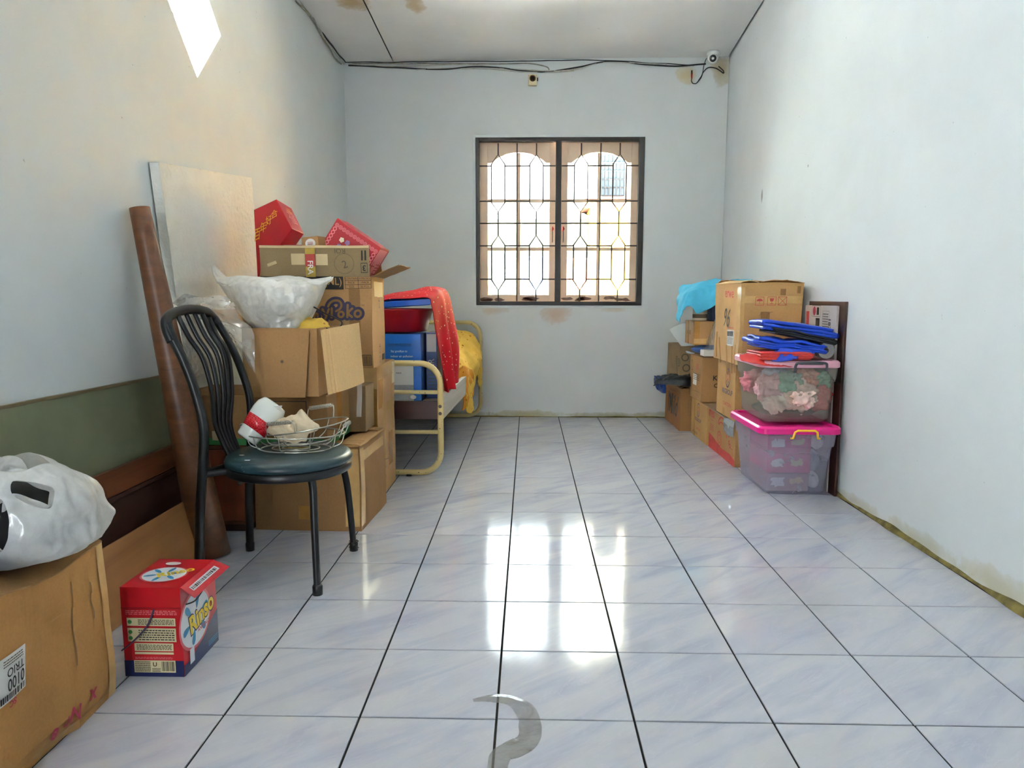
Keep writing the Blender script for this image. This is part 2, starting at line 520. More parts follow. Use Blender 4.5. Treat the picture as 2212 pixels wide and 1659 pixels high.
M['pale_card'] = cardboard('cardboard_pale', '#d0ab78', worn=0.3)
M['grey_card'] = cardboard('cardboard_grey_white', '#c2b9b0', worn=0.3)
M['inner_card'] = cardboard('cardboard_inside', '#8a6a45', worn=0.5)
M['tape'] = plain('brown_packing_tape', '#a5773c', 0.22, var=0.12, vscale=20, bs=0.2, bscale=40)
M['tape_clear'] = plain('clear_packing_tape', '#c79f66', 0.16, var=0.1, vscale=20, bs=0.25, bscale=50)
M['tape_pale'] = plain('pale_masking_tape', '#cdb488', 0.6, var=0.08)
M['tape_yellow'] = plain('yellow_tape', '#b39332', 0.3, var=0.2, vscale=30)
M['tape_red'] = plain('red_fragile_tape', '#b5352a', 0.35, var=0.15, vscale=30)
M['ink'] = plain('black_ink', '#2a2420', 0.7)
M['ink_grey'] = plain('faded_ink', '#5d4f3d', 0.8)
M['ink_violet'] = plain('dark_violet_ink', '#3a2f4e', 0.6)
M['ink_red'] = plain('red_ink', '#b23a34', 0.7, var=0.15, vscale=30)
M['ink_pink'] = plain('crimson_ink', '#a52a45', 0.7, var=0.15, vscale=30)
M['ink_white'] = plain('white_ink', '#e6e4df', 0.6)
M['ink_gold'] = plain('gold_ink', '#d9a02f', 0.4, metal=0.2)
M['paper'] = plain('white_paper', '#dcdad6', 0.7, var=0.04)
M['red_gift'] = plain('red_gift_card', '#a30f1a', 0.38, var=0.08)
M['red_gift_pale'] = plain('pale_red_card', '#da7a80', 0.4, var=0.1)
M['red_gift_dark'] = plain('dark_red_card', '#8e1420', 0.4)
# ================================================================== the room
TH = 0.15
ZC = 3.95
def ceil_z(x, y):
    t = (x - XL) / (XR - XL)
    return (2.874 + 0.033 * (YB - y)) * (1 - t) + (2.90 + 0.115 * (YB - y)) * t

# floor: dark bed with single ceramic tiles
TS = 0.33
fl = MB().bb(XL - TH, XR + TH, YF - TH, YB + TH, -0.12, -0.0035).build('floor', M['grout'])
tag(fl, 'glossy floor of square marbled pale grey ceramic tiles', kind='structure')
tile_cache = {}
def tile_mesh(w, d):
    k = (round(w, 4), round(d, 4))
    if k not in tile_cache:
        e = 0.0008
        me = bpy.data.meshes.new('floor_tile')
        x, y = w / 2, d / 2
        vs = [(-x, -y, -0.008), (x, -y, -0.008), (x, y, -0.008), (-x, y, -0.008), (-x, -y, -0.0012), (x, -y, -0.0012), (x, y, -0.0012), (-x, y, -0.0012),
              (-x + e, -y + e, 0), (x - e, -y + e, 0), (x - e, y - e, 0), (-x + e, y - e, 0)]
        fs = [(3, 2, 1, 0), (8, 9, 10, 11)]
        for a, b in ((0, 4), (4, 8)):
            for i in range(4):
                fs.append((a + i, a + (i + 1) % 4, b + (i + 1) % 4, b + i))
        me.from_pydata(vs, [], fs); me.materials.append(M['tile'])
        tile_cache[k] = me
    return tile_cache[k]
G = 0.0055
rnd = random.Random(4)
for i in range(-5, 6):
    x0, x1 = max(i * TS, XL), min((i + 1) * TS, XR)
    if x1 - x0 < 0.03: continue
    for j in range(-11, 14):
        y0, y1 = max(j * TS, YF), min((j + 1) * TS, YB)
        if y1 - y0 < 0.03: continue
        o = bpy.data.objects.new('floor_tile', tile_mesh(x1 - x0 - G, y1 - y0 - G))
        COL.objects.link(o); o.parent = fl
        o.location = ((x0 + x1) / 2, (y0 + y1) / 2, rnd.uniform(-0.0004, 0.0004))
        o.rotation_euler = (rnd.uniform(-.0012, .0012), rnd.uniform(-.0012, .0012), 0)

# walls
WX0, WX1, WZ0, WZ1 = -0.362, 1.006, 0.940, 2.288
b = MB()
b.bb(XL - TH, WX0, YB, YB + TH, 0, ZC); b.bb(WX1, XR - 0.004, YB, YB + TH, 0, ZC)
b.bb(WX0, WX1, YB, YB + TH, 0, WZ0); b.bb(WX0, WX1, YB, YB + TH, WZ1, ZC)
tag(b.build('wall_back', M['wall_back']), 'white painted wall with the barred window and rust stains below it', kind='structure')
tag(MB().bb(XR, XR + TH, YF - TH, YB + TH, 0, ZC).build('wall_right', M['wall_right']), 'bright bare white wall beside the plastic tubs', kind='structure')

DY, DZ, DH = 1.705, 2.258, 0.275          # diamond window in the left wall
DYS = (1.705, 0.255)      # first diamond is in view; second added unseen to brighten the right wall
b = MB()
x0, x1 = XL - TH, XL
edges = [YB] + [q for dy in DYS for q in (dy + DH, dy - DH)] + [YF - TH]
for k in range(0, len(edges), 2):
    b.bb(x0, x1, edges[k + 1], edges[k], 0, ZC)
for DYk in DYS:
    b.bb(x0, x1, DYk - DH, DYk + DH, 0, DZ - DH); b.bb(x0, x1, DYk - DH, DYk + DH, DZ + DH, ZC)
    for sy in (-1, 1):
        for sz in (-1, 1):
            tri = [(DYk + sy * DH, DZ + sz * DH), (DYk + sy * DH, DZ), (DYk, DZ + sz * DH)]
            b.prism(tri, (x0, 0, 0), (0, 1, 0), (0, 0, 1), (1, 0, 0), TH)
tag(b.build('wall_left', M['wall']), 'shaded white wall with a small diamond window', kind='structure')
RD = (-1.15, -0.70, 2.1)                  # opening added in the unseen rear wall for fill light
b = MB()
b.bb(XL - TH, RD[0], YF - TH, YF, 0, ZC); b.bb(RD[1], XR + TH, YF - TH, YF, 0, ZC); b.bb(RD[0], RD[1], YF - TH, YF, RD[2], ZC)
tag(b.build('wall_rear', M['wall']), 'white wall behind the viewer with an opening added for fill light', kind='structure')

# ceiling: dark void with painted sheets under it
b = MB()
for off in (.03, .08):
    b.grid(lambda u, v, off=off: Vector((XL + (XR - XL) * u, YF + (YB - YF) * v, ceil_z(XL + (XR - XL) * u, YF + (YB - YF) * v) + off)), 12, 24)
ceil = tag(b.build('ceiling', M['black']), 'stained off white sheet ceiling sloping up towards the viewer', kind='structure')
sA = at(850, 134, Y=YB); sB = at(787, 0, Z=2.935)
def seam_x(y):
    return sA.x + (sB.x - sA.x) * (YB - y) / (YB - sB.y)
for (fx0, fx1) in ((lambda y: XL + .004, lambda y: seam_x(y) - .006), (lambda y: seam_x(y) + .004, lambda y: XR - .014)):
    for (ya, yb) in ((1.605, YB - .006), (-1.0, 1.595), (YF + .005, -1.01)):
        n = 10
        b = MB()
        def cs(u, v, fx0=fx0, fx1=fx1, ya=ya, yb=yb):
            y = ya + (yb - ya) * v
            x = fx0(y) + (fx1(y) - fx0(y)) * u
            return Vector((x, y, ceil_z(x, y) + 0.004 * nz((x, y, 0), 1.1, 3)))
        b.grid(cs, n, n)
        b.build('ceiling_panel', M['ceiling'], ceil, solid=0.006, solid_off=1.0)

# mossy strips along the foot of the walls
def dirt_strip(name, label, p, q, up, out, seed, h=0.022):
    p, q, up, out = Vector(p), Vector(q), Vector(up), Vector(out)
    L = (q - p).length; n = int(L / 0.03)
    def s(u, v):
        base = p.lerp(q, u)
        k = max(0.25, 0.75 + 0.9 * nz(base, 5, seed))
        a = v * pi / 2
        return base + out * (h * 0.8 * k * cos(a)) + up * (h * k * sin(a)) + Vector((0, 0, 0.0005))
    o = MB().grid(s, n, 4).build(name, M['dirt'], smooth=True)
    return tag(o, label, kind='structure')
dirt_strip('trim_1', 'brown mossy dirt strip along the foot of the right wall', (XR, YF + .02, 0), (XR, YB, 0), (0, 0, 1), (-1, 0, 0), 2)
dirt_strip('trim_2', 'thin olive dirt strip along the foot of the window wall', (XL, YB, 0), (XR, YB, 0), (0, 0, 1), (0, -1, 0), 5, 0.008)

# ------------------------------------------------------------------ barred casement window
win = tag(thing('window_1', None, None, (0.32, YB, WZ0)), 'double casement window with a black frame and ornamental iron bars', kind='structure')
FW = 0.03
b = MB()
for (xa, xb, za, zb) in ((WX0, WX0 + FW, WZ0, WZ1), (WX1 - .045, WX1, WZ0, WZ1), (WX0 + FW, WX1 - .045, WZ0, WZ0 + .032), (WX0 + FW, WX1 - .045, WZ1 - .03, WZ1)):
    b.bb(xa, xb, YB - .012, YB + .045, za, zb)
b.build('window_frame', M['black_frame'], win, bevel=.003)
MXA, MXB = at(1199.5, 480, Y=YB).x, at(1212, 480, Y=YB).x
MB().bb(MXA, MXB, YB - .016, YB + .05, WZ0 + .032, WZ1 - .03).build('mullion', M['black_frame'], win, bevel=.003)
# thin raised plaster edge round the frame
b = MB()
e = .022
b.bb(WX0 - e, WX0, YB - .004, YB + .01, WZ0 - e, WZ1 + e); b.bb(WX1, WX1 + e * .4, YB - .004, YB + .01, WZ0 - e, WZ1 + e)
b.bb(WX0, WX1, YB - .004, YB + .01, WZ1, WZ1 + e); b.bb(WX0, WX1, YB - .004, YB + .01, WZ0 - e, WZ0)
b.build('plaster_edge', M['wall'], win, bevel=.002)
# reveals and outer wooden frame
b = MB()
for (xa, xb, za, zb) in ((WX0, WX0 + .022, WZ0, WZ1), (WX1 - .022, WX1, WZ0, WZ1), (WX0 + .022, WX1 - .022, WZ0, WZ0 + .02), (WX0 + .022, WX1 - .022, WZ1 - .02, WZ1)):
    b.bb(xa, xb, YB + .05, YB + .14, za, zb)
b.build('outer_frame', M['cream_wood'], win)
def zz(y6):  # height on the grille plane for a row of the window
    return at(1200, 260 + y6 / 3.607, Y=YB + .012).z
def xx(x6):
    return at(980 + x6 / 3.607, 480, Y=YB + .012).x
GY = YB + .012
gr = 0.0062
for (xa, xm, cols, xb) in ((198, 493, (347, 643), 792), (838, 1138, (988, 1286), 1440)):
    g = MB().tube([(xx(xm), GY, zz(178)), (xx(xm), GY, zz(1410))], gr, 6).build('grille', M['iron'], win)
    for yy in (355, 630, 803, 978, 1238):
        cuts = [xx(xa)]
        if yy != 803:
            for c in cols: cuts += [xx(c - 52), xx(c + 52)]
        cuts.append(xx(xb))
        for k in range(0, len(cuts), 2):
            MB().tube([(cuts[k], GY - .003, zz(yy)), (cuts[k + 1], GY - .003, zz(yy))], gr, 6).build('grille_bar', M['iron'], g)
    for c in cols:
        for (t, w1, w2, bt) in ((265, 342, 640, 712), (897, 972, 1245, 1325)):
            pts = [(xx(c), GY, zz(t)), (xx(c + 52), GY, zz(w1)), (xx(c + 52), GY, zz(w2)), (xx(c), GY, zz(bt)), (xx(c - 52), GY, zz(w2)), (xx(c - 52), GY, zz(w1))]
            MB().tube(pts, gr, 6, closed=True).build('lozenge', M['iron'], g)
        for (t, bt) in ((178, 265), (712, 897), (1325, 1410)):
            MB().tube([(xx(c), GY, zz(t)), (xx(c), GY, zz(bt))], gr, 6).build('grille_bar', M['iron'], g)
# casements, closed behind the bars
CY0, CY1 = YB + .075, YB + .105
def cz(y6): return at(1200, 260 + y6 / 3.607, Y=CY0).z
def cx(x6): return at(980 + x6 / 3.607, 480, Y=CY0).x
for idx, (xa, xs0, xm0, xm1, xs1, xb) in enumerate(((197, 266, 493, 519, 745, 797), (832, 886, 1116, 1143, 1376, 1442))):
    ca = thing('casement', None, None, (0, 0, 0)); ca.parent = win
    ca.location = (0, 0, 0)
    z_t, z_b = WZ1 - .006, cz(1412)
    m1, m2, bot = cz(626), cz(1004), cz(1360)
    for (p0, p1) in ((xa, xs0), (xs1, xb)):
        MB().bb(cx(p0), cx(p1), CY0, CY1, z_b, z_t).build('stile', M['cream_wood'], ca, bevel=.003)
    MB().bb(cx(xs0), cx(xs1), CY0 + .002, CY1 - .002, z_b, bot).build('bottom_rail', M['cream_wood'], ca, bevel=.003)
    # top rail with the wavy lower edge
    poly = [(cx(xs0), z_t), (cx(xs1), z_t), (cx(xs1), cz(330))]
    npt = 36
    half = (xs1 - xs0) / 2; mid = (xs0 + xs1) / 2
    for k in range(npt + 1):
        t = 1 - 2 * k / npt              # +1 .. -1 across
        a = abs(t)
        y6 = 322 if a > 0.82 else (300 if a > 0.52 else 250)
        if a > 0.86: y6 = 330
        elif a > 0.60: y6 = 330 - 48 * ((0.86 - a) / 0.26) ** 0.7
        elif a > 0.50: y6 = 282 - 8 * (0.60 - a) / .1
        else: y6 = 274 - 26 * cos(a / 0.5 * pi / 2) ** 0.6
        poly.append((cx(mid + t * half), cz(y6)))
    poly.append((cx(xs0), cz(330)))
    MB().prism(poly, (0, CY0 + .003, 0), (1, 0, 0), (0, 0, 1), (0, 1, 0), .024).build('top_rail', M['cream_wood'], ca)
    MB().bb(cx(xm0), cx(xm1), CY0 + .005, CY1 - .005, bot, cz(252)).build('glazing_bar', M['cream_wood'], ca)
    for zm in (m1, m2):
        for (p0, p1) in ((xs0, xm0), (xm1, xs1)):
            MB().bb(cx(p0), cx(p1), CY0 + .004, CY1 - .004, zm - .014, zm + .014).build('glazing_bar', M['cream_wood'], ca, bevel=.002)
    for (p0, p1) in ((xs0, xm0), (xm1, xs1)):
        for (za, zb) in ((bot, m2 - .014), (m2 + .014, m1 - .014), (m1 + .014, cz(250))):
            MB().bb(cx(p0), cx(p1), (CY0 + CY1) / 2 - .0015, (CY0 + CY1) / 2 + .0015, za, zb).build('pane', M['glass'], ca)
    # peeling patches along the foot, and the pull handle with its red tie
    rp = random.Random(idx + 3)
    for k in range(7):
        px = rp.uniform(xs0 - 40, xs1 + 20); ww = rp.uniform(20, 70)
        b = MB(); cxx = cx(px); czz = z_b + rp.uniform(.006, .03)
        poly = [(cxx + ww / 3.607 / 260 * cos(t) * rp.uniform(.6, 1.2), max(z_b + .001, min(bot - .002, czz + .014 * sin(t) * rp.uniform(.6, 1.3)))) for t in [2 * pi * q / 11 for q in range(11)]]
        b.prism(poly, (0, CY0 - .001, 0), (1, 0, 0), (0, 0, 1), (0, 1, 0), .0012).build('peeled_patch', M['peel'], ca)
    hx = cx(770 if idx == 0 else 853)
    h = MB().tube(spline([(hx, CY0, cz(860)), (hx, CY0 - .02, cz(875)), (hx, CY0 - .022, cz(930)), (hx, CY0, cz(950))], 5), .0035, 6).build('handle', M['iron'], ca, smooth=True)
    MB().tube([(hx, CY0 - .022, cz(830)), (hx + .004, CY0 - .024, cz(848)), (hx - .003, CY0 - .022, cz(866))], [.004, .009, .003], 7).build('red_tie', M['red_plastic'], ca, smooth=True)

# ------------------------------------------------------------------ diamond window
dw = tag(thing('window_2', None, None, (XL, DY, DZ)), 'small diamond window of patterned glass high in the left wall', kind='structure')
mtp, ntp, bp = new_mat('patterned_glass')
ntp.nodes.remove(bp)
_tl = N(ntp, 'ShaderNodeBsdfTranslucent'); _tl.inputs[0].default_value = (.9, .93, .92, 1)
_tp = N(ntp, 'ShaderNodeBsdfTransparent'); _tp.inputs[0].default_value = (.95, .97, .97, 1)
_mx = N(ntp, 'ShaderNodeMixShader')
_co = coords(ntp, scale=(18, 18, 18), rot=(radians(45), 0, 0))
_ck = N(ntp, 'ShaderNodeTexChecker', Scale=1.0); ntp.links.new(_co, _ck.inputs['Vector'])
ntp.links.new(ramp(ntp, _ck.outputs['Fac'], [(0, (1, 1, 1, 1)), (1, (1, 1, 1, 1))]), _mx.inputs[0])
ntp.links.new(mixc(ntp, _ck.outputs['Fac'], (.72, .76, .78, 1), (.93, .95, .94, 1)), _tl.inputs[0]); ntp.links.new(_tp.outputs[0], _mx.inputs[1]); ntp.links.new(_tl.outputs[0], _mx.inputs[2])
ntp.links.new(_mx.outputs[0], ntp.nodes['Material Output'].inputs[0])
R2 = sqrt(0.5)
ey, ez = Vector((0, R2, R2)), Vector((0, -R2, R2))
side = DH * sqrt(2)
gx = XL - .10
org = Vector((gx, DY, DZ - DH))
d2 = tag(thing('fill_window', None, None, (XL, DYS[1], DZ)), 'added unseen diamond opening that brightens the right wall', kind='structure')  # unseen opening, added to throw more light on the right wall
MB().prism([(0, 0), (side, 0), (side, side), (0, side)], Vector((gx, DYS[1], DZ - DH)), ey, ez, (-1, 0, 0), .004).build('pane', mtp, d2)
for a0, a1 in ((0.004, side * .5 - .004), (side * .5 + .004, side - .004)):
    for c0, c1 in ((0.004, side * .5 - .006), (side * .5 + .006, side - .004)):
        MB().prism([(a0, c0), (a1, c0), (a1, c1), (a0, c1)], org, ey, ez, (-1, 0, 0), .004).build('pane', mtp, dw)
MB().prism([(0, side * .5 - .006), (side, side * .5 - .006), (side, side * .5 + .006), (0, side * .5 + .006)], org + Vector((.006, 0, 0)), ey, ez, (-1, 0, 0), .016).build('glazing_bar', M['cream_plastic'], dw)
MB().prism([(side * .5 - .002, 0), (side * .5 + .002, 0), (side * .5 + .002, side), (side * .5 - .002, side)], org + Vector((.008, 0, 0)), ey, ez, (-1, 0, 0), .016).build('glazing_bar', M['iron'], dw)

portal('window_light_portal', (0.32, YB + .16, 1.61), 1.36, 1.34, (0, -1, 0))
for DYk in DYS: portal('diamond_light_portal', (XL - .16, DYk, DZ), .55, .55, (1, 0, 0))
portal('fill_opening_portal', ((RD[0] + RD[1]) / 2, YF - .16, RD[2] / 2), RD[1] - RD[0], RD[2], (0, 1, 0))  # portal of the added rear opening

# ------------------------------------------------------------------ outside
M['concrete'] = plain('yard_concrete', '#d8d6d0', 0.9, var=0.15)
M['out_wall'] = plain('darkened_green_render', '#4a5046', 0.9, var=0.06)  # pale wall given a dark colour so bright daylight does not wash it out
M['out_roof'] = plain('dark_roof_sheet', '#3a3d38', 0.7, var=0.15)
M['out_yellow'] = plain('yellow_render', '#e0a933', 0.85, var=0.08)
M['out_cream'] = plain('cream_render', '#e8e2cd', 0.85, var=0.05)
M['out_pink'] = plain('brick_red_beam', '#86503c', 0.85)
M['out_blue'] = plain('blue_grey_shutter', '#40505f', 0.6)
M['out_mesh'] = plain('galvanised_mesh', '#30363b', 0.5, metal=0.4)
M['out_navy'] = plain('navy_finish', '#26355c', 0.4)
yard = tag(MB().bb(-14, 14, YB + TH + .001, 26, -.35, -.15).build('yard_ground', M['concrete']), 'pale concrete yard outside the window', kind='structure')
YO = 9.0
def ao(x6, y6, Y=YO): return at(980 + x6 / 3.607, 260 + y6 / 3.607, Y=Y)
nb = thing('boundary_wall', 'greenish boundary wall with a ribbed roof edge beyond the window', 'wall', (0, YO, -.15))
p0, p1 = ao(-200, 770), ao(1055, 770)
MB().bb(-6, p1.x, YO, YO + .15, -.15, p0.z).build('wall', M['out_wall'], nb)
b = MB()
zt = ao(500, 722).z
nrib = 46
def rs(u, v):
    return Vector((-6 + (p1.x + 6) * u, YO - .35 + .9 * v, p0.z + (zt - p0.z) * (0.25 + 1.2 * v) + .018 * sin(u * nrib * 2 * pi)))
b.grid(rs, nrib * 6, 2).build('ribbed_roof', M['out_roof'], nb, solid=.01)
yb_ = thing('yellow_house', 'bright yellow neighbouring house seen through the right casement', 'building', (4, YO, -.15))
q0 = ao(1052, 700)
MB().bb(q0.x, 6, YO - .3, YO + 3, -.15, q0.z).build('wall', M['out_yellow'], yb_)
MB().bb(q0.x - .1, 6, YO - .45, YO + 3, q0.z, ao(1052, 640).z).build('floor_beam', M['out_pink'], yb_)
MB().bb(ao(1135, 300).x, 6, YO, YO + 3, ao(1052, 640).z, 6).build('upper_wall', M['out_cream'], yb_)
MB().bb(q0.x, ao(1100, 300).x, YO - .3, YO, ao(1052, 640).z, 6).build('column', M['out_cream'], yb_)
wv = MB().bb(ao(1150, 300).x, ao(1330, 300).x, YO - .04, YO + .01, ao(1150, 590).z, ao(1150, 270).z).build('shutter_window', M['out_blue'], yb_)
for k in range(7):
    x = ao(1150, 300).x + k * (ao(1330, 300).x - ao(1150, 300).x) / 6
    MB().tube([(x, YO - .06, ao(1150, 590).z), (x, YO - .06, ao(1150, 270).z)], .012, 5).build('bar', M['out_mesh'], wv)
for k in range(6):
    z = ao(1150, 590).z + k * (ao(1150, 270).z - ao(1150, 590).z) / 5
    MB().tube([(ao(1150, 300).x, YO - .06, z), (ao(1330, 300).x, YO - .06, z)], .012, 5).build('bar', M['out_mesh'], wv)
gt = thing('mesh_fence', 'blurry wire mesh fence outside the lower panes of the left casement', 'fence', ao(290, 1350, 7.5))
YM = 7.5
for k in range(10):
    x6 = 250 + k * 28
    MB().tube([Vector((ao(x6, 1400, YM).x, YM, -.16)), ao(x6, 1030, YM)], .006, 4).build('wire', M['out_mesh'], gt)
for k in range(9):
    y6 = 1030 + k * 44
    MB().tube([ao(240, y6, YM), ao(505, y6, YM)], .006, 4).build('wire', M['out_mesh'], gt)
bk = thing('bluish_object', 'blurry bluish bulky object outside the lower middle panes', 'cabinet', (ao(620, 1050, 8).x, 8.2, -.15))  # stand-in for an unidentified bluish shape in the yard
c0, c1 = ao(530, 1060, 8), ao(700, 1060, 8)
MB().bb(c0.x, c1.x, 8.0, 8.4, -.15, c0.z).build('body', M['out_navy'], bk, bevel=.02)
MB().bb(c0.x + .04, (c0.x + c1.x) / 2 - .01, 7.985, 8.0, -.05, c0.z - .05).build('door', M['out_blue'], bk)
MB().bb((c0.x + c1.x) / 2 + .01, c1.x - .04, 7.985, 8.0, -.05, c0.z - .05).build('door', M['out_blue'], bk)
gp = thing('steel_gate', 'pale upright barred gate outside the lower right casement', 'gate', ao(950, 1350, 8))
for k in range(8):
    MB().tube([Vector((ao(890 + k * 26, 1420, 8).x, 8, -.16)), ao(890 + k * 26, 1080, 8)], .018, 5).build('bar', M['out_pink'], gp)
MB().tube([ao(885, 1085, 8), ao(1080, 1085, 8)], .02, 5).build('rail', M['out_pink'], gp)

# ------------------------------------------------------------------ cables, socket, camera
def cable(label, pts, r, mat, seed=0, cat='cable', name='cable', wob=.006, n=10):
    P = spline(pts, n)
    Q = [p + Vector((wob * nz(p, 4, seed), wob * .4 * nz(p, 4, seed + 5), wob * nz(p, 5, seed + 11))) for p in P]
    o = MB().tube(Q, r, 6).build(name, mat, smooth=True)
    return tag(o, label, cat, 'cables under the ceiling')
def bw(u, v, off=.012): return at(u, v, Y=YB - off)
def lw(u, v, off=.012): return at(u, v, X=XL + off)
cable('black cable sagging from left corner along the window wall to the camera', [bw(752, 141), bw(820, 144), bw(900, 148), bw(960, 150), bw(1020, 145), bw(1080, 146), bw(1140, 153), bw(1190, 154), bw(1250, 145), bw(1310, 133), bw(1400, 140), bw(1460, 142), bw(1525, 138, .02)], .0055, M['black_cable'], 1)
cable('pale grey cable running just above the black cable on the window wall', [bw(752, 138), bw(850, 143), bw(930, 141), bw(1010, 139), bw(1090, 148), bw(1170, 153), bw(1240, 150), bw(1300, 136), bw(1380, 137), bw(1440, 139)], .005, M['white_cable'], 2)
cable('dusty cable looping highest along the window wall', [bw(760, 136), bw(860, 138), bw(980, 138), bw(1100, 138), bw(1150, 138), bw(1180, 144), bw(1186, 151)], .0045, M['grey_cable'], 3)
cable('thin dark cable tight under the ceiling edge of the window wall', [bw(745, 134), bw(900, 134), bw(1050, 133), bw(1200, 131), bw(1310, 130), bw(1420, 137), bw(1500, 141)], .0035, M['black_cable'], 4)
cable('lowest pale cable sagging beside the socket on the window wall', [bw(900, 150), bw(1000, 147), bw(1060, 149), bw(1130, 155), bw(1200, 156), bw(1240, 152)], .0042, M['white_cable'], 7)
cable('grey cable hanging along the top of the left wall', [lw(640, 0), lw(665, 30), lw(683, 55), lw(700, 85), lw(720, 120), lw(738, 138)], .006, M['grey_cable'], 5, wob=.012)
cable('pale loose cable along the top of the left wall', [lw(652, 0), lw(668, 22), lw(692, 70), lw(706, 88), lw(722, 112), lw(742, 138)], .006, M['white_cable'], 6, wob=.014)
cable('dark cable along the left ceiling corner', [lw(662, 0), lw(682, 38), lw(705, 78), lw(727, 112), lw(745, 135)], .006, M['black_cable'], 8, wob=.012)
# conduit down to the socket
so = thing('power_socket', 'small aged cream power socket high above the window', 'socket', bw(1150, 175, 0))
a, c = bw(1141, 163, 0), bw(1160, 187, 0)
MB().bb(a.x, c.x, YB - .035, YB, c.z, a.z).build('body', M['cream_plastic'], so, bevel=.006)
mid = (Vector(a) + Vector(c)) / 2
RX = Matrix.Rotation(radians(90), 4, 'X')
MB().lathe([(0, .0), (.022, 0), (.025, .003), (.025, .006), (.021, .006), (.020, .001), (0, .001)], 20, Matrix.Translation((mid.x, YB - .034, mid.z + .010)) @ RX).build('socket_cup', M['dark_card'], so)
for dx, dz in ((-.010, .006), (.010, .006), (0, .02)):
    MB().lathe([(0, .002), (.003, .002), (.003, 0)], 8, Matrix.Translation((mid.x + dx, YB - .036, mid.z + dz)) @ RX).build('pin_hole', M['black'], so)
MB().bb(c.x, c.x + .008, YB - .025, YB - .012, mid.z - .006, mid.z + .02).build('switch', M['black'], so, bevel=.003)
MB().bb(a.x, a.x + .012, YB - .008, YB, a.z, bw(1143, 152, 0).z).build('conduit', M['wall'], so)

cc = bw(1540, 132, .09)
ctv = thing('security_camera', 'white dome security camera in the ceiling corner', 'camera', (cc.x, cc.y, ceil_z(cc.x, cc.y)))
zt = ceil_z(cc.x, cc.y)
MB().lathe([(0, 0), (.048, 0), (.05, -.012), (.044, -.028), (.03, -.034), (0, -.034)], 24, Matrix.Translation((cc.x, cc.y, zt))).build('base', M['white_plastic'], ctv, smooth=True)
bm_c = Vector((cc.x - .002, cc.y - .004, zt - .05))
bz = bmesh.new(); bmesh.ops.create_uvsphere(bz, u_segments=24, v_segments=16, radius=.042)
bv = [bm_c + v.co for v in bz.verts]; bf = [tuple(v.index for v in f.verts) for f in bz.faces]; bz.free()
MB().add(bv, bf).build('ball', M['white_plastic'], ctv, smooth=True)
dirv = (Vector((.2, -1.2, 1.2)) - bm_c).normalized()
q = dirv.to_track_quat('Z', 'Y').to_matrix().to_4x4()
MB().lathe([(.034, .022), (.033, .040), (.027, .044), (.026, .036)], 24, Matrix.Translation(bm_c) @ q).build('lens_ring', M['white_plastic'], ctv, smooth=True)
MB().lathe([(.027, .037), (.02, .040), (0, .041)], 24, Matrix.Translation(bm_c) @ q).build('lens', M['black'], ctv, smooth=True)
cable('black camera lead drooping to a red plug beside the dome camera', [bw(1526, 126, .06), bw(1521, 140, .03), bw(1517, 160), bw(1510, 172), bw(1504, 180), bw(1497, 180), bw(1494, 175), bw(1494.5, 168)], .0032, M['black_cable'], 9, wob=.001)
cable('black camera lead looping from the dome camera to the right wall corner', [bw(1504, 180), bw(1514, 168), bw(1519, 156), bw(1530, 146), bw(1545, 147), bw(1556, 153), bw(1563, 158), bw(1562, 152), bw(1552, 143)], .004, M['black_cable'], 10, wob=.001)
pg = thing('video_plug', 'small red and black plug hanging below the ceiling cables', 'plug', bw(1494, 165))
MB().tube([bw(1494.5, 160, .014), bw(1494.5, 169, .014)], [.007, .005], 8).build('red_sleeve', M['red_plastic'], pg, smooth=True)
MB().tube([bw(1494.5, 152, .014), bw(1494.5, 160, .014)], [.006, .006], 8).build('black_sleeve', M['black'], pg, smooth=True)
# ================================================================== cartons and print
_fonts = {}
def text_mesh(s, bold=0.0, shear=0.0):
    """Flat lettering as (verts, faces) scaled to cap box: x 0..w, y 0..1."""
    k = (s, bold, shear)
    if k not in _fonts:
        cu = bpy.data.curves.new('lettering', 'FONT')
        cu.body = s; cu.size = 1.0; cu.offset = bold; cu.shear = shear; cu.resolution_u = 3
        o = bpy.data.objects.new('lettering_source', cu)
        me = o.to_mesh()
        vs = [v.co.copy() for v in me.vertices]; fs = [tuple(p.vertices) for p in me.polygons]
        o.to_mesh_clear()
        bpy.data.objects.remove(o); bpy.data.curves.remove(cu)
        _fonts[k] = (vs, fs)
    vs, fs = _fonts[k]
    if not vs: return [], [], 1.0
    x0, x1 = min(v.x for v in vs), max(v.x for v in vs)
    y0, y1 = min(v.y for v in vs), max(v.y for v in vs)
    h = max(y1 - y0, 1e-6)
    return [((v.x - x0) / h, (v.y - y0) / h) for v in vs], fs, (x1 - x0) / h

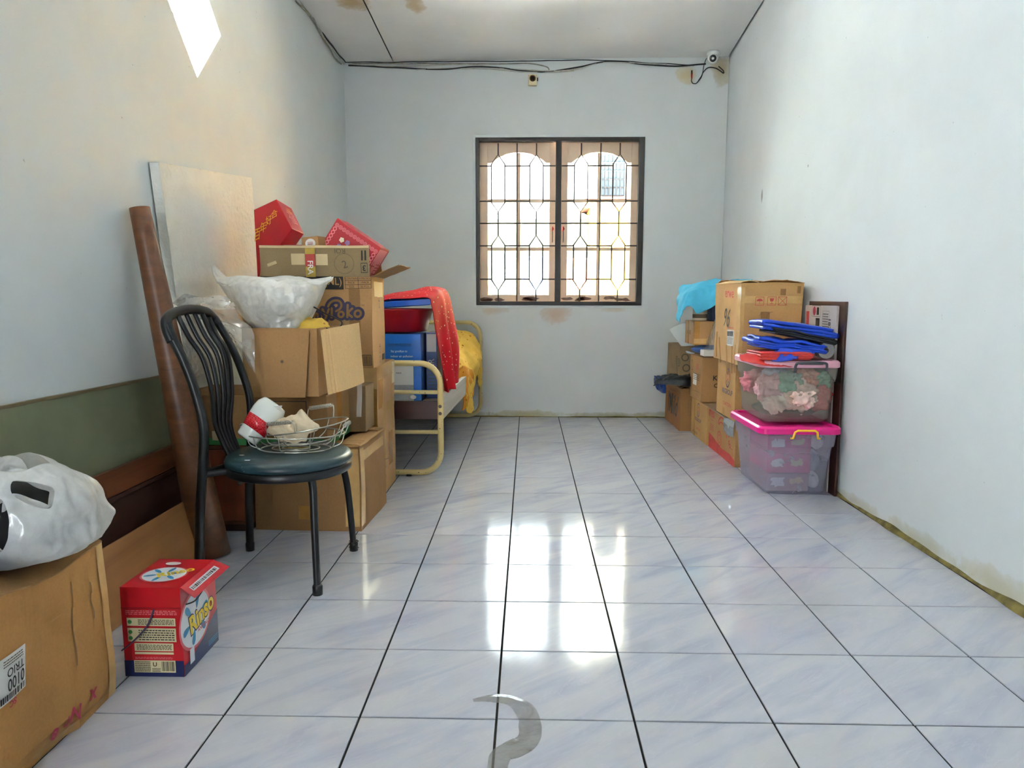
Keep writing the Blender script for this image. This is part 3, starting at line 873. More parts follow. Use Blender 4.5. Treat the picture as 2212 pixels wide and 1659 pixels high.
CT = {}
class Carton:
    """A cardboard box: local frame with the centre of its base as origin; front looks to -y."""
    def __init__(self, name, label, box, mat, rz=0.0, cat='box', group=None, open_top=False, warp=0.003, seed=1, seam='x', flaps=(), inner=None, bevel=.004, rot=None, n=8, wfn=None, loc=None):
        x0, x1, y0, y1, z0, z1 = box
        self.w, self.d, self.h = x1 - x0, y1 - y0, z1 - z0
        self.e = thing(name, label, cat, loc or ((x0 + x1) / 2, (y0 + y1) / 2, z0), rz, group, rot)
        self.m = wmat(self.e); self.inv = self.m.inverted()
        self.warp_amp, self.seed, self.wfn, self.mat = warp, seed, wfn, mat
        w, d, h = self.w / 2, self.d / 2, self.h
        b = MB()
        top = h - (0 if open_top else .004)
        def quad(o, ux, uy):
            b.grid(lambda u, v: self.wp(Vector(o) + Vector(ux) * u + Vector(uy) * v), n, n)
        quad((-w, -d, 0), (2 * w, 0, 0), (0, 0, top)); quad((w, -d, 0), (0, 2 * d, 0), (0, 0, top))
        quad((w, d, 0), (-2 * w, 0, 0), (0, 0, top)); quad((-w, d, 0), (0, -2 * d, 0), (0, 0, top))
        quad((-w, -d, 0), (2 * w, 0, 0), (0, 2 * d, 0))
        if not open_top: quad((-w, -d, top), (2 * w, 0, 0), (0, 2 * d, 0))
        self.body = b.build('body', mat, self.e, local=True, merge=1e-5, solid=.005 if open_top else 0, solid_off=-1.0, bevel=0 if open_top else bevel)
        if not open_top:
            g = .0015
            for s in (-1, 1):
                b = MB()
                if seam == 'x': c = [(-w + .002, s * g), (w - .002, s * g), (w - .002, s * (d - .001)), (-w + .002, s * (d - .001))]
                else: c = [(s * g, -d + .002), (s * g, d - .002), (s * (w - .001), d - .002), (s * (w - .001), -d + .002)]
                c = [Vector((p[0], p[1], 0)) for p in c]
                b.grid(lambda u, v: self.wp(c[0].lerp(c[1], u).lerp(c[3].lerp(c[2], u), v) + Vector((0, 0, top + .0005))), n, 4)
                b.build('flap', mat, self.e, local=True, solid=.0035, solid_off=0)
        for fl in flaps: self.flap(*fl)
    def wp(self, p):
        a = self.warp_amp
        q = p + Vector((nz(p, 5, self.seed), nz(p, 5, self.seed + 2), nz(p, 5, self.seed + 4) * (0 if p.z < 1e-4 else 1))) * a
        return self.wfn(q) if self.wfn else q
    def frame(self, side):
        w, d, h = self.w / 2, self.d / 2, self.h
        return {'F': (Vector((-w, -d, 0)), Vector((1, 0, 0)), Vector((0, 0, 1)), Vector((0, -1, 0))),
                'R': (Vector((w, -d, 0)), Vector((0, 1, 0)), Vector((0, 0, 1)), Vector((1, 0, 0))),
                'L': (Vector((-w, d, 0)), Vector((0, -1, 0)), Vector((0, 0, 1)), Vector((-1, 0, 0))),
                'B': (Vector((w, d, 0)), Vector((-1, 0, 0)), Vector((0, 0, 1)), Vector((0, 1, 0))),
                'T': (Vector((-w, -d, h)), Vector((1, 0, 0)), Vector((0, 1, 0)), Vector((0, 0, 1)))}[side]
    def uv(self, side, px, py):
        """Position in metres on a face for a spot read from the photograph."""
        o, ux, uy, n = self.frame(side)
        a = self.inv @ CAM_POS; p = self.inv @ at(px, py, Y=CAM_POS.y + 1.0)
        dd = p - a
        t = (o - a).dot(n) / dd.dot(n)
        q = a + dd * t - o
        return q.dot(ux), q.dot(uy)
    def put(self, side, pts2, faces, mat, name, off=.0012, parent=None, label=None):
        o, ux, uy, n = self.frame(side)
        vs = [self.wp(o + ux * a + uy * c) + n * off for (a, c) in pts2]
        ob = MB().add(vs, faces).build(name, mat, parent or self.e, local=True, fix=False)
        if label: ob['label'] = label
        return ob
    def rect(self, side, u0, v0, u1, v1, mat, name='packing_tape', off=.0012, rot=0.0, n=5, label=None, wob=0.0, seed=0):
        cu, cv = (u0 + u1) / 2, (v0 + v1) / 2
        pts = []
        for j in range(n + 1):
            for i in range(n + 1):
                a, c = u0 + (u1 - u0) * i / n - cu, v0 + (v1 - v0) * j / n - cv
                if wob and (i in (0, n) or j in (0, n)):
                    a += wob * nz((i * 3.3, j * 2.7, seed)); c += wob * nz((j * 3.1, i * 2.3, seed + 5))
                pts.append((cu + a * cos(rot) - c * sin(rot), cv + a * sin(rot) + c * cos(rot)))
        k = n + 1
        fs = [(j * k + i, j * k + i + 1, (j + 1) * k + i + 1, (j + 1) * k + i) for j in range(n) for i in range(n)]
        return self.put(side, pts, fs, mat, name, off, label=label)
    def rectpx(self, side, a, c, mat, name='packing_tape', **kw):
        (u0, v0), (u1, v1) = self.uv(side, *a), self.uv(side, *c)
        return self.rect(side, min(u0, u1), min(v0, v1), max(u0, u1), max(v0, v1), mat, name, **kw)
    def text(self, side, s, u, v, h, mat, rot=0.0, bold=0.0, w=None, off=.0016, name='lettering', shear=0.0, mirror=False, curve=0.0):
        """Lettering centred on (u, v), cap box h high, turned by rot."""
        ps, fs, asp = text_mesh(s, bold, shear)
        W = w if w else asp * h
        pts = []
        for (a, c) in ps:
            x, y = (a / asp - .5) * W, (c - .5) * h
            if mirror: x = -x
            if curve: y += curve * (1 - (2 * x / W) ** 2)
            pts.append((u + x * cos(rot) - y * sin(rot), v + x * sin(rot) + y * cos(rot)))
        return self.put(side, pts, fs, mat, name, off)
    def textpx(self, side, s, px, py, h, mat, **kw):
        u, v = self.uv(side, px, py)
        return self.text(side, s, u, v, h, mat, **kw)
    def outline(self, side, u0, v0, u1, v1, t, mat, name='printed_frame', off=.0014):
        pts = [(u0, v0), (u1, v0), (u1, v1), (u0, v1), (u0 + t, v0 + t), (u1 - t, v0 + t), (u1 - t, v1 - t), (u0 + t, v1 - t)]
        return self.put(side, pts, [(0, 1, 5, 4), (1, 2, 6, 5), (2, 3, 7, 6), (3, 0, 4, 7)], mat, name, off)
    def poly(self, side, pts, mat, name='print', off=.0014):
        return self.put(side, pts, [tuple(range(len(pts)))], mat, name, off)
    def disc(self, side, u, v, ru, rv, mat, name='print', off=.0014, n=24, inner=0.0, a0=0.0, a1=2 * pi):
        if inner:
            pts = []; full = abs(a1 - a0 - 2 * pi) < 1e-6
            for k in range(n + (0 if full else 1)):
                t = a0 + (a1 - a0) * k / n
                pts += [(u + ru * cos(t), v + rv * sin(t)), (u + ru * inner * cos(t), v + rv * inner * sin(t))]
            L = len(pts)
            fs = [(2 * k, (2 * k + 2) % L, (2 * k + 3) % L, 2 * k + 1) for k in range(n)]
            return self.put(side, pts, fs, mat, name, off)
        return self.poly(side, [(u + ru * cos(2 * pi * k / n), v + rv * sin(2 * pi * k / n)) for k in range(n)], mat, name, off)
    def barcode(self, side, u0, v0, u1, v1, mat, seed=1, off=.0018, n=22):
        r = random.Random(seed); pts = []; fs = []
        x = u0
        while x < u1 - 1e-4:
            w = (u1 - u0) / n * r.choice((.35, .5, .9)); w = min(w, u1 - x)
            b = len(pts); pts += [(x, v0), (x + w, v0), (x + w, v1), (x, v1)]; fs.append((b, b + 1, b + 2, b + 3))
            x += w + (u1 - u0) / n * r.choice((.3, .5, .8))
        return self.put(side, pts, fs, mat, 'barcode', off)
    def lines(self, side, u0, v0, u1, v1, rows, mat, seed=1, off=.0018, fill=.45):
        """Rows of small print too fine to read."""
        r = random.Random(seed); pts = []; fs = []
        dh = (v1 - v0) / rows
        for k in range(rows):
            x = u0
            y = v1 - dh * (k + .5)
            while x < u1 - .001:
                w = min(r.uniform(.02, .09) * (u1 - u0) + .001, u1 - x)
                b = len(pts); q = dh * fill / 2
                pts += [(x, y - q), (x + w, y - q), (x + w, y + q), (x, y + q)]; fs.append((b, b + 1, b + 2, b + 3))
                x += w + .018 * (u1 - u0)
        return self.put(side, pts, fs, mat, 'small_print', off)
    def flap(self, side, length, ang, mat=None, skew=(0, 0), curl=0.0, name='flap', inset=.004, n=8):
        """A top flap. ang: 90 upright, 0 level outwards, -90 hanging down."""
        o, ux, uy, nn = self.frame(side)
        W = self.w if side in 'FB' else self.d
        o = o + uy * self.h
        a = radians(ang)
        def s(u, v):
            L = length * v
            aa = a + curl * v
            x = inset + (W - 2 * inset) * u
            x += (skew[0] * (1 - u) + skew[1] * u) * v
            p = o + ux * x
            p = self.wp(p)
            return p + (nn * cos(aa) + Vector((0, 0, 1)) * sin(aa)) * L + nn * .004 + (nn * sin(aa) - Vector((0, 0, 1)) * cos(aa)) * (.004 * nz((u * 3, v * 3, self.seed), 1.3))
        ob = MB().grid(s, n, n).build(name, mat or self.mat, self.e, local=True, solid=.004)
        return ob, s
# ================================================================== left wall: boards, roll, foam
M['green_board'] = plain('dull_olive_board', '#6d7156', 0.55, var=0.12, vscale=5)
M['door_wood'] = wood('reddish_brown_wood', '#4a2410', '#7a4320', 'Y', 0.5)
M['door_dark'] = wood('dark_brown_wood', '#2a140b', '#47241a', 'Y', 0.5)
M['ply'] = wood('tan_plywood', '#8a5a33', '#a9743f', 'Y', 0.35, 0.6)
M['roll'] = wood('wood_grain_vinyl', '#4a2a15', '#754828', 'X', 0.9, 0.4)
M['foam'] = plain('white_foam', '#e6e4da', 0.8, var=0.03, bs=0.9, bscale=75)

def leaning_board(name, label, cat, y0, y1, h, thick, foot, mat, top_gap=.004, z0=0.0, tilt=0.0, build=True):
    """A board standing on its long edge, leaning on the left wall. foot: distance of its base from the wall."""
    lean = math.asin(min(.9, (foot - top_gap) / h))
    e = thing(name, label, cat, (XL + foot, (y0 + y1) / 2, z0), rot=(tilt, -lean, 0))
    e['_l'] = 0; del e['_l']
    return e
# olive board: tall sheet against the wall
gb = leaning_board('board', 'large dull olive green board standing against the wall behind the brown panel', 'board', -0.9, 1.55, .70, .02, .06, None, tilt=-.010)
MB().bb(0, .012, -.19, .95, 0, .70).build('sheet', M['green_board'], gb, local=True, bevel=.003)
MB().bb(-.002, .014, -.19, .95, .690, .702).build('top_edging', wood('worn_board_edge', '#5d5138', '#7a6a48', 'Y'), gb, local=True, bevel=.003)
# brown panelled door leaning on its long side
dr = leaning_board('wooden_door', 'dark brown panelled door lying on its side against the wall', 'door', 0, 1.7, .42, .035, .13, None, top_gap=.045)
DL0, DL1 = -.72, .45
MB().bb(0, .035, DL0, DL1, .335, .42).build('rail', M['door_wood'], dr, local=True, bevel=.004)
MB().bb(0, .035, DL0, DL1, 0, .085).build('rail', M['door_wood'], dr, local=True, bevel=.004)
for (ya, yb) in ((DL0, DL0 + .1), (DL1 - .1, DL1)):
    MB().bb(0, .035, ya, yb, .085, .335).build('stile', M['door_wood'], dr, local=True, bevel=.004)
for (ya, yb) in ((DL0 + .1, DL1 - .1),):
    pn = MB().bb(.008, .020, ya, yb, .085, .335).build('panel', M['door_dark'], dr, local=True)
    for (c0, c1, z0, z1) in ((ya, yb, .315, .335), (ya, yb, .085, .105), (ya, ya + .02, .105, .315), (yb - .02, yb, .105, .315)):
        MB().bb(.018, .032, c0, c1, z0, z1).build('moulding', M['door_dark'], pn, local=True, bevel=.006)
# tan plywood sheet at the front
pw = leaning_board('plywood_sheet', 'tan plywood sheet leaning lowest in front of the dark door', 'board', 0, 1.5, .24, .012, .235, None, top_gap=.165)
MB().bb(0, .010, -.64, .28, 0, .235).build('sheet', M['ply'], pw, local=True, bevel=.002)
cb = thing('wooden_cabinet', 'low reddish brown wooden cabinet in the shadow behind the chair', 'cabinet', (-1.26, 1.52, 0))
MB().bb(-1.408, -1.115, 1.34, 1.75, 0.03, .378).build('body', M['door_wood'], cb, bevel=.004)
MB().bb(-1.400, -1.123, 1.345, 1.74, 0, .03).build('plinth', M['door_dark'], cb)
MB().bb(-1.395, -1.128, 1.326, 1.34, .05, .36).build('door', wood('red_brown_board', '#6a2f18', '#8d4626', 'Z', .5), cb, bevel=.003)
MB().lathe([(0, .014), (.009, .012), (.010, .006), (.005, 0)], 12, Matrix.Translation((-1.15, 1.326, .22)) @ Matrix.Rotation(radians(90), 4, 'X')).build('knob', M['iron'], cb, smooth=True)

# loose roll of wood-pattern vinyl leaning in front of the foam
ro = thing('vinyl_roll', 'brown wood grain vinyl roll leaning against the wall beside the white foam sheet', 'roll', (-1.17, 1.05, 0))
p0, p1 = Vector((-1.165, 1.06, 0.0)), at(302, 449, X=XL + .05)
ax = (p1 - p0); L = ax.length; ax.normalize()
qx = Vector((0, 1, 0)).cross(ax).normalized(); qy = ax.cross(qx)
def roll_s(u, v):
    tt = v * L
    r0 = .072 - .036 * v
    a = u * 2 * pi * 2.6
    r = r0 * (1 - .10 * u) - .004 * u
    p = p0 + ax * tt + (qx * cos(a + 2.2) + qy * sin(a + 2.2)) * r
    if p.z < 0.0015: p.z = .0015
    return p
MB().grid(roll_s, 110, 14).build('rolled_sheet', M['roll'], ro, smooth=True, solid=.0018)

# white foam sheet
fo = thing('foam_sheet', 'tall white polystyrene foam sheet leaning behind the stacked cartons', 'foam sheet', (-1.39, 1.6, .61))
FX = XL + .045
tl, tr = Vector(at(343, 351, X=FX)), Vector(at(543, 384, X=FX))
_dn = (Vector(at(563, 590, X=FX)) - tr).normalized()
bl = tl + _dn * .885; br = tr + _dn * .885
nrm = (tr - tl).cross(bl - tl).normalized()
if nrm.x < 0: nrm = -nrm
def fs_(u, v, off):
    p = bl.lerp(br, u).lerp(tl.lerp(tr, u), v)
    return p + nrm * off
b = MB()
b.grid(lambda u, v: fs_(u, v, .0022 * nz(fs_(u, v, 0), 45, 2) + .0015 * nz(fs_(u, v, 0), 90, 4)), 90, 120)
b.grid(lambda u, v: fs_(u, v, -.038), 4, 4)
for (uu, vv) in (((0, 0), None), ((1, 1), None)):
    b.grid(lambda u, v, k=uu[0]: fs_(k, v, -.038 * (1 - u)) + Vector((0, .004 * nz((0, v * 30, k), 1) * 1, 0)), 3, 60)
b.grid(lambda u, v: fs_(u, 1, -.038 * (1 - v)) + Vector((0, 0, .003 * nz((u * 25, 0, 7), 1))), 60, 3)
b.grid(lambda u, v: fs_(u, 0, -.038 * (1 - v)), 4, 2)
b.build('sheet', M['foam'], fo)

# ================================================================== left stack of cartons
# 1 large plain carton on the floor
L1 = Carton('cardboard_box', 'large plain cardboard box on the floor behind the chair, lid flap crumpled', (-1.10, -.632, 1.36, 1.80, 0, .372), M['brown_card'], rz=-.045, seed=3, warp=.006, open_top=True)
L1.flap('F', .10, 176, M['tan_card']); L1.flap('R', .12, 168, M['tan_card'], curl=.25, skew=(.02, 0)); L1.flap('B', .12, 176); L1.flap('L', .12, 178)
L1.rect('R', .02, .30, .40, .345, M['tape_clear']); L1.rect('F', .40, .02, .462, .36, M['tape_clear'])
L1.rect('F', .19, .05, .26, .11, M['tape']); L1.rect('R', .0, .02, .06, .36, M['tape_clear'])
# 2 tall taped carton behind it
L2 = Carton('cardboard_box', 'tall narrow cardboard box wrapped in brown packing tape beside the bed', (-1.12, -.662, 1.83, 2.235, 0, .672), M['tan_card'], rz=-.02, seed=5, warp=.005)
for k, (u0, v0, u1, v1) in enumerate(((0, .60, .405, .668), (.02, .45, .12, .60), (.10, .02, .17, .58), (.24, .12, .33, .30), (.2, .42, .405, .47), (.03, .2, .10, .28), (.3, .3, .36, .6))):
    L2.rect('R', u0, v0, u1, v1, M['tape'] if k % 2 else M['tape_clear'], wob=.004, seed=k)
L2.rect('F', .30, .56, .458, .668, M['tape_clear']); L2.rect('F', .41, .02, .458, .56, M['tape'])
L2.rect('R', .34, .545, .40, .66, M['tape_pale']); 
L2.put('R', [(.15 + .1 * sin(t * 1.7) * t / 6, .06 + .02 * t + .01 * cos(t * 4)) for t in range(9)] + [(.155 + .1 * sin(t * 1.7) * t / 6, .063 + .02 * t + .01 * cos(t * 4)) for t in range(8, -1, -1)], [tuple([i, i + 1, 16 - i, 17 - i]) for i in range(8)], M['ink_grey'], 'scribble', .002)
# 2b small carton filling the gap between them
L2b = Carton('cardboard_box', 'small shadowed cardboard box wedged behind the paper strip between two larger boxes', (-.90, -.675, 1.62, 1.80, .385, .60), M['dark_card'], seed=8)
# 3 printed carton carrying the open one
L3 = Carton('cardboard_box', 'wide brown cardboard box with a green printed edge under the open box', (-1.402, -.757, 1.31, 1.66, .385, .600), M['brown_card'], rz=-.03, seed=9)
M['green_print'] = plain('green_print', '#2f7a3c', 0.5)
L3.rect('R', 0, 0, .35, .032, M['green_print'], 'green_edge'); L3.rect('F', .02, 0, .64, .03, M['green_print'], 'green_edge')
L3.outline('F', .38, .08, .56, .19, .003, M['ink'])
L3.rect('F', .045, .085, .105, .16, M['paper'], 'paper_label'); L3.lines('F', .052, .132, .1, .156, 3, M['ink'], 3); L3.barcode('F', .055, .095, .095, .125, M['ink'], 4)
L3.rect('F', .15, .02, .19, .06, M['tape_pale'], 'paper_label')
L3.rect('R', .13, .04, .20, .21, M['tape'], wob=.003)
# 4 open carton with hanging flaps
L4 = Carton('cardboard_box', 'open cardboard box with flaps hanging down, holding the filled plastic bag', (-1.07, -.765, 1.225, 1.62, .606, .880), M['tan_card'], rz=-.03, seed=11, open_top=True)
L4.flap('B', .13, -70, M['inner_card']); L4.flap('L', .2, 20)
fr = [at(527, 713, Y=1.212), at(668, 713, Y=1.205), at(660, 859, Y=1.195), at(536, 858, Y=1.205)]
sfl = bilerp_grid([[fr[0], fr[0].lerp(fr[1], .5), fr[1]], [fr[0].lerp(fr[3], .5), (fr[0] + fr[2]) / 2 + Vector((0, -.006, 0)), fr[1].lerp(fr[2], .5)], [fr[3], fr[3].lerp(fr[2], .5), fr[2]]])
MB().grid(sfl, 10, 10).build('flap', M['tan_card'], L4.e, solid=.004)
MB().lathe([(0, .0), (.006, 0), (.005, -.002), (0, -.002)], 12, Matrix.Translation(at(609, 781, Y=1.193)) @ RX).build('punched_hole', M['ink_grey'], L4.e)
fr = [at(693, 713, Y=1.20), at(775, 697, Y=1.40), at(786, 826, Y=1.37), at(709, 853, Y=1.16)]
def sf2(u, v):
    p = fr[0].lerp(fr[1], u).lerp(fr[3].lerp(fr[2], u), v)
    return p + Vector((.02, -.015, 0)) * (sin(pi * u) * .6 * v) + Vector((-.003, .003, 0)) * (1 if (abs(u - .10) < .02 or abs(u - .19) < .02) else 0)
MB().grid(sf2, 50, 12).build('flap', M['pale_card'], L4.e, solid=.004)
# contents of box 4: yellow cloth, black cable
tag(lump((-.835, 1.36, .868), (.07, .10, .05), 4, .25).build('yellow_cloth', printed('yellow_cloth', '#d9b24a', '#a86f2a', 20), smooth=True), 'crumpled yellow cloth peeking out of the open box', 'cloth')
tag(MB().tube(spline([at(600, 640, Y=1.45), at(660, 655, Y=1.4), at(700, 676, Y=1.35), at(738, 695, Y=1.32), at(722, 712, Y=1.33), at(680, 700, Y=1.35)], 8), .003, 6).build('black_wire', M['black_cable'], smooth=True), 'thin black wire bent across the mouth of the open box', 'wire')
# paper strip hanging at the right of box 4
def ps(u, v):
    p = at(771 + 10 * u, 826 + 74 * v, Y=1.42 - .05 * u)
    return p + Vector((0, .006 * sin(v * 5), 0))
tag(MB().grid(ps, 3, 14).build('paper_strip', M['paper'], solid=.001), 'narrow white paper strip hanging beside the pale box flap', 'paper')

# 5 nappy carton with upright front flap, gift boxes inside
L5 = Carton('cardboard_box', 'big nappy carton with violet logo and raised greyed flap on top of the stack', (-1.165, -.650, 1.685, 1.965, .676, 1.098), M['tan_card'], rz=-.005, seed=13, open_top=True, warp=.004)
fo5, fs5 = L5.flap('F', .140, 88, M['old_card'])
L5.flap('R', .14, 22, M['inner_card'], skew=(-.02, .02)); L5.flap('L', .14, 100); L5.flap('B', .13, 120)
u, v = L5.uv('F', 708, 610)
L5.rect('F', u - .06, v - .031, u + .074, v + .03, M['ink'], 'black_print_bar'); L5.text('F', '(ML)', u + .026, v, .042, M['tan_card'], bold=.012, off=.0022)
L5.rect('F', .0, v - .012, u - .06, v + .03, M['ink'], 'black_print_bar')
(ua, va), (ub, vb) = L5.uv('F', 746, 623), L5.uv('F', 802, 597)
L5.outline('F', ua, va, ub, vb, .002, M['ink'])
for k in (1, 2): L5.rect('F', ua, va + (vb - va) * k / 3 - .001, ub, va + (vb - va) * k / 3 + .001, M['ink'], 'printed_line', off=.0016)
L5.rect('F', ua + (ub - ua) * .5, va, ua + (ub - ua) * .5 + .002, vb, M['ink'], 'printed_line', off=.0016)
for k, (ta, tb) in enumerate((('SIZE', '32 PCS.'), ('PACK', '- PACK'), ('CONTAIN', '4 PACKS'))):
    vv = va + (vb - va) * (k + .5) / 3
    L5.text('F', ta, ua + (ub - ua) * .25, vv, .009, M['ink'], off=.002); L5.text('F', tb, ua + (ub - ua) * .75, vv, .009, M['ink'], off=.002)
# logo: thick rounded strokes with a dark rim
def stroke(c, side, pts, wd, mat, off, name, closed=False):
    P = [Vector((p[0], p[1], 0)) for p in pts]
    Q = spline(P, 6, closed) if len(P) > 2 else P
    n = len(Q); ptsL = []; fs_l = []
    for i in range(n):
        a_ = Q[i - 1] if (i or closed) else Q[i]; b_ = Q[(i + 1) % n] if (i < n - 1 or closed) else Q[i]
        t_ = (b_ - a_).normalized(); nrm_ = Vector((-t_.y, t_.x, 0))
        ptsL += [tuple((Q[i] + nrm_ * wd / 2)[:2]), tuple((Q[i] - nrm_ * wd / 2)[:2])]
    m_ = n if closed else n - 1
    fs_l = [(2 * i, 2 * i + 1, (2 * i + 3) % (2 * n), (2 * i + 2) % (2 * n)) for i in range(m_)]
    if not closed:
        for e_ in (0, n - 1):
            b0 = len(ptsL)
            ptsL += [(Q[e_].x + wd / 2 * cos(t), Q[e_].y + wd / 2 * sin(t)) for t in [2 * pi * k / 12 for k in range(12)]]
            fs_l.append(tuple(range(b0, b0 + 12)))
    return c.put(side, ptsL, fs_l, mat, name, off)
def lg(x, y): return L5.uv('F', 620 + x / 7.54, 580 + y / 7.54)
def circ(x, y, r): return [lg(x + r * cos(t), y + r * 1.05 * sin(t)) for t in [2 * pi * k / 10 for k in range(10)]]
strokes = [([lg(395, 790), lg(400, 735), lg(425, 730), lg(440, 790)], 0), ([lg(440, 790), lg(455, 735), lg(490, 735), lg(495, 790)], 0), ([lg(575, 660), lg(620, 745)], 0), ([lg(680, 655), lg(612, 850)], 0), ([lg(728, 640), lg(730, 790)], 0),
    ([lg(668, 612), lg(700, 555), lg(770, 515), lg(850, 525), lg(885, 590), lg(860, 655), lg(800, 690)], 0), (circ(882, 745, 42), 1), ([lg(987, 590), lg(985, 790)], 0), ([lg(1060, 650), lg(1000, 725), lg(1060, 790)], 0), (circ(1152, 738, 50), 1)]
for k, (pts, cl) in enumerate(strokes):
    stroke(L5, 'F', pts, .034, M['ink_violet'], .0014 + .00004 * k, 'logo_rim', bool(cl))
for k, (pts, cl) in enumerate(strokes):
    stroke(L5, 'F', pts, .0105, M['brown_card'], .0024 + .00004 * k, 'logo_letter', bool(cl))
u, v = L5.uv('F', 728, 676)
L5.text('F', 'TM', u + .118, v + .034, .008, M['ink_violet'])
L5.rectpx('F', (753, 623), (781, 790), M['brown_card'], 'packing_tape', off=.0008)
u, v = L5.uv('F', 792, 778); L5.outline('F', u - .022, v - .026, u + .022, v + .024, .003, M['ink']); L5.barcode('F', u - .017, v - .02, u + .017, v + .018, M['ink'], 8)
for yy, hh in ((.30, .05), (.08, .05), (.03, .04)):
    L5.text('R', 'CE', .15, yy, hh * .6, M['ink_violet'], rot=radians(90)); 
L5.rect('R', .05, .33, .25, .40, M['tape_pale'], 'paper_label', wob=.004)
L5.rect('R', .20, .02, .26, .05, M['ink'], 'printed_bar')
# flap print: fragile tape, old label scraps, boxed 3
def onflap(u0, v0, u1, v1, mat, name, off=.005, rot=0):
    cu, cv = (u0 + u1) / 2, (v0 + v1) / 2
    def g(a, c):
        x, y = (a - .5) * (u1 - u0), (c - .5) * (v1 - v0)
        # flap print is kept in metres: convert the tilt
        xx_ = x * .505; yy_ = y * .14
        xr, yr = xx_ * cos(rot) - yy_ * sin(rot), xx_ * sin(rot) + yy_ * cos(rot)
        return fs5(cu + xr / .505, cv + yr / .14) + Vector((0, -off, 0))
    return MB().grid(g, 6, 4).build(name, mat, fo5, local=True, fix=False)
onflap(.42, -.02, .51, .99, M['tape_yellow'], 'fragile_tape'); onflap(.42, .32, .51, .72, M['tape_red'], 'fragile_tape', .0056)
onflap(.29, .38, .415, .74, M['tape_pale'], 'paper_label'); onflap(.21, .42, .29, .74, M['old_card'], 'clear_tape', .0052)
onflap(.515, .36, .625, .72, M['tape_pale'], 'paper_label'); onflap(.065, .36, .155, .46, M['tape_pale'], 'paper_label', rot=.35)
onflap(0, .92, 1, 1.0, M['tape_pale'], 'packing_tape', .0048)
def flaptext(s, u, v, h, mat, rot=0, bold=0.0, name='lettering'):
    ps_, fc, asp = text_mesh(s, bold)
    vs = []
    for (a, c) in ps_:
        x, y = (a - asp / 2) * h, (c - .5) * h
        xr, yr = x * cos(rot) - y * sin(rot), x * sin(rot) + y * cos(rot)
        vs.append(fs5(u + xr / .505, v + yr / .14) + Vector((0, -.0065, 0)))
    return MB().add(vs, fc).build(name, mat, fo5, local=True, fix=False)
flaptext('FRA', .465, .28, .026, M['ink_white'], rot=-pi / 2, bold=.01); flaptext('3', .955, .27, .026, M['ink'], rot=pi, bold=.02); flaptext('ROI', .74, .82, .022, M['ink_grey'], rot=pi)
for (a0, c0, a1, c1) in ((.925, .12, .985, .14), (.925, .42, .985, .44), (.925, .12, .929, .44), (.981, .12, .985, .44), (.93, .52, .945, .84), (.96, .52, .975, .84)):
    onflap(a0, c0, a1, c1, M['ink'], 'printed_frame', .006)
vs = []; 
for k in range(30):
    t = 2 * pi * k / 30
    for rr in (1.0, .965): vs.append(fs5(.775 + rr * .09 * cos(t), .42 + rr * .33 * sin(t)) + Vector((0, -.0058, 0)))
MB().add(vs, [(2 * k, (2 * k + 2) % 60, (2 * k + 3) % 60, 2 * k + 1) for k in range(30)]).build('pen_ring', M['ink_grey'], fo5, local=True, fix=False)
flaptext('2', .78, .40, .034, M['ink_grey'], rot=.3)

# gift boxes standing in the nappy carton
def tilted(name, label, c, size, rot, mat, seed, cat='box', group=None, bevel=.002):
    """A small carton given by the centre of its base and a full rotation."""
    w, d, h = size
    return Carton(name, label, (-w / 2, w / 2, -d / 2, d / 2, 0, h), mat, seed=seed, warp=.001, rot=rot, cat=cat, group=group, bevel=bevel, n=4, loc=c)
g1 = thing('gift_box', 'dark red tapered gift box with gold Chinese characters tilted at the top of the stack', 'box', (-1.12, 1.86, 1.10))
TLp, TRp, BRp, BLp = at(548, 453, Y=1.86), at(597, 430, Y=1.82), at(631, 494, Y=1.80), at(556, 600, Y=1.86)
bo = Vector((.10, .14, .01))
TRb, BRb = at(630, 450, Y=1.95), at(657, 505, Y=1.95)
TLb, BLb = TLp + (TRb - TRp), BLp + (BRb - BRp)
MB().hexa([BLp, BRp, BRb, BLb], [TLp, TRp, TRb, TLb]).build('body', M['red_gift'], g1, bevel=.003)
def qtext(o, P, s_, u, v, hu, hv, mat, rot=0.0, off=.002, name='lettering', bold=0.0):
    """Lettering on a free quad P (bl, br, tr, tl); u, v in 0..1."""
    n_ = (P[1] - P[0]).cross(P[3] - P[0]).normalized()
    if n_.dot(CAM_POS - P[0]) < 0: n_ = -n_
    ps_, fc, asp = text_mesh(s_, bold)
    vs = []
    for (a, c) in ps_:
        x, y = (a / asp - .5), (c - .5)
        x, y = x * cos(rot) - y * sin(rot), x * sin(rot) + y * cos(rot)
        uu, vv = u + x * hu, v + y * hv
        vs.append(P[0].lerp(P[1], uu).lerp(P[3].lerp(P[2], uu), vv) + n_ * off)
    return MB().add(vs, fc).build(name, mat, o, fix=False)
QF = [BLp, BRp, TRp, TLp]
for k, ch in enumerate('百年好合'):
    qtext(g1, QF, ch, .10 + .22 * k, .60 + .03 * k, .22, .17, M['ink_gold'], bold=.006, off=.004, rot=-.25)
QR = [BRp, BRb, TRb, TRp]
qtext(g1, QR, '福', .5, .5, .5, .5, M['red_gift_pale'], off=.003); qtext(g1, QR, '福', .5, .72, .3, .2, M['ink_gold'], off=.004)
from mathutils import Euler
_e2 = Euler((radians(-3), radians(33.5), radians(-9))); _g2 = (.255, .13, .21)
_c2 = at(729, 470, Y=1.79) - _e2.to_matrix() @ Vector((-_g2[0] / 2, -_g2[1] / 2, _g2[2]))
G2 = tilted('gift_box', 'red gift box with pale looped border and flower print leaning out of the carton', _c2, _g2, tuple(_e2), M['red_gift'], 23)
nb_ = 0
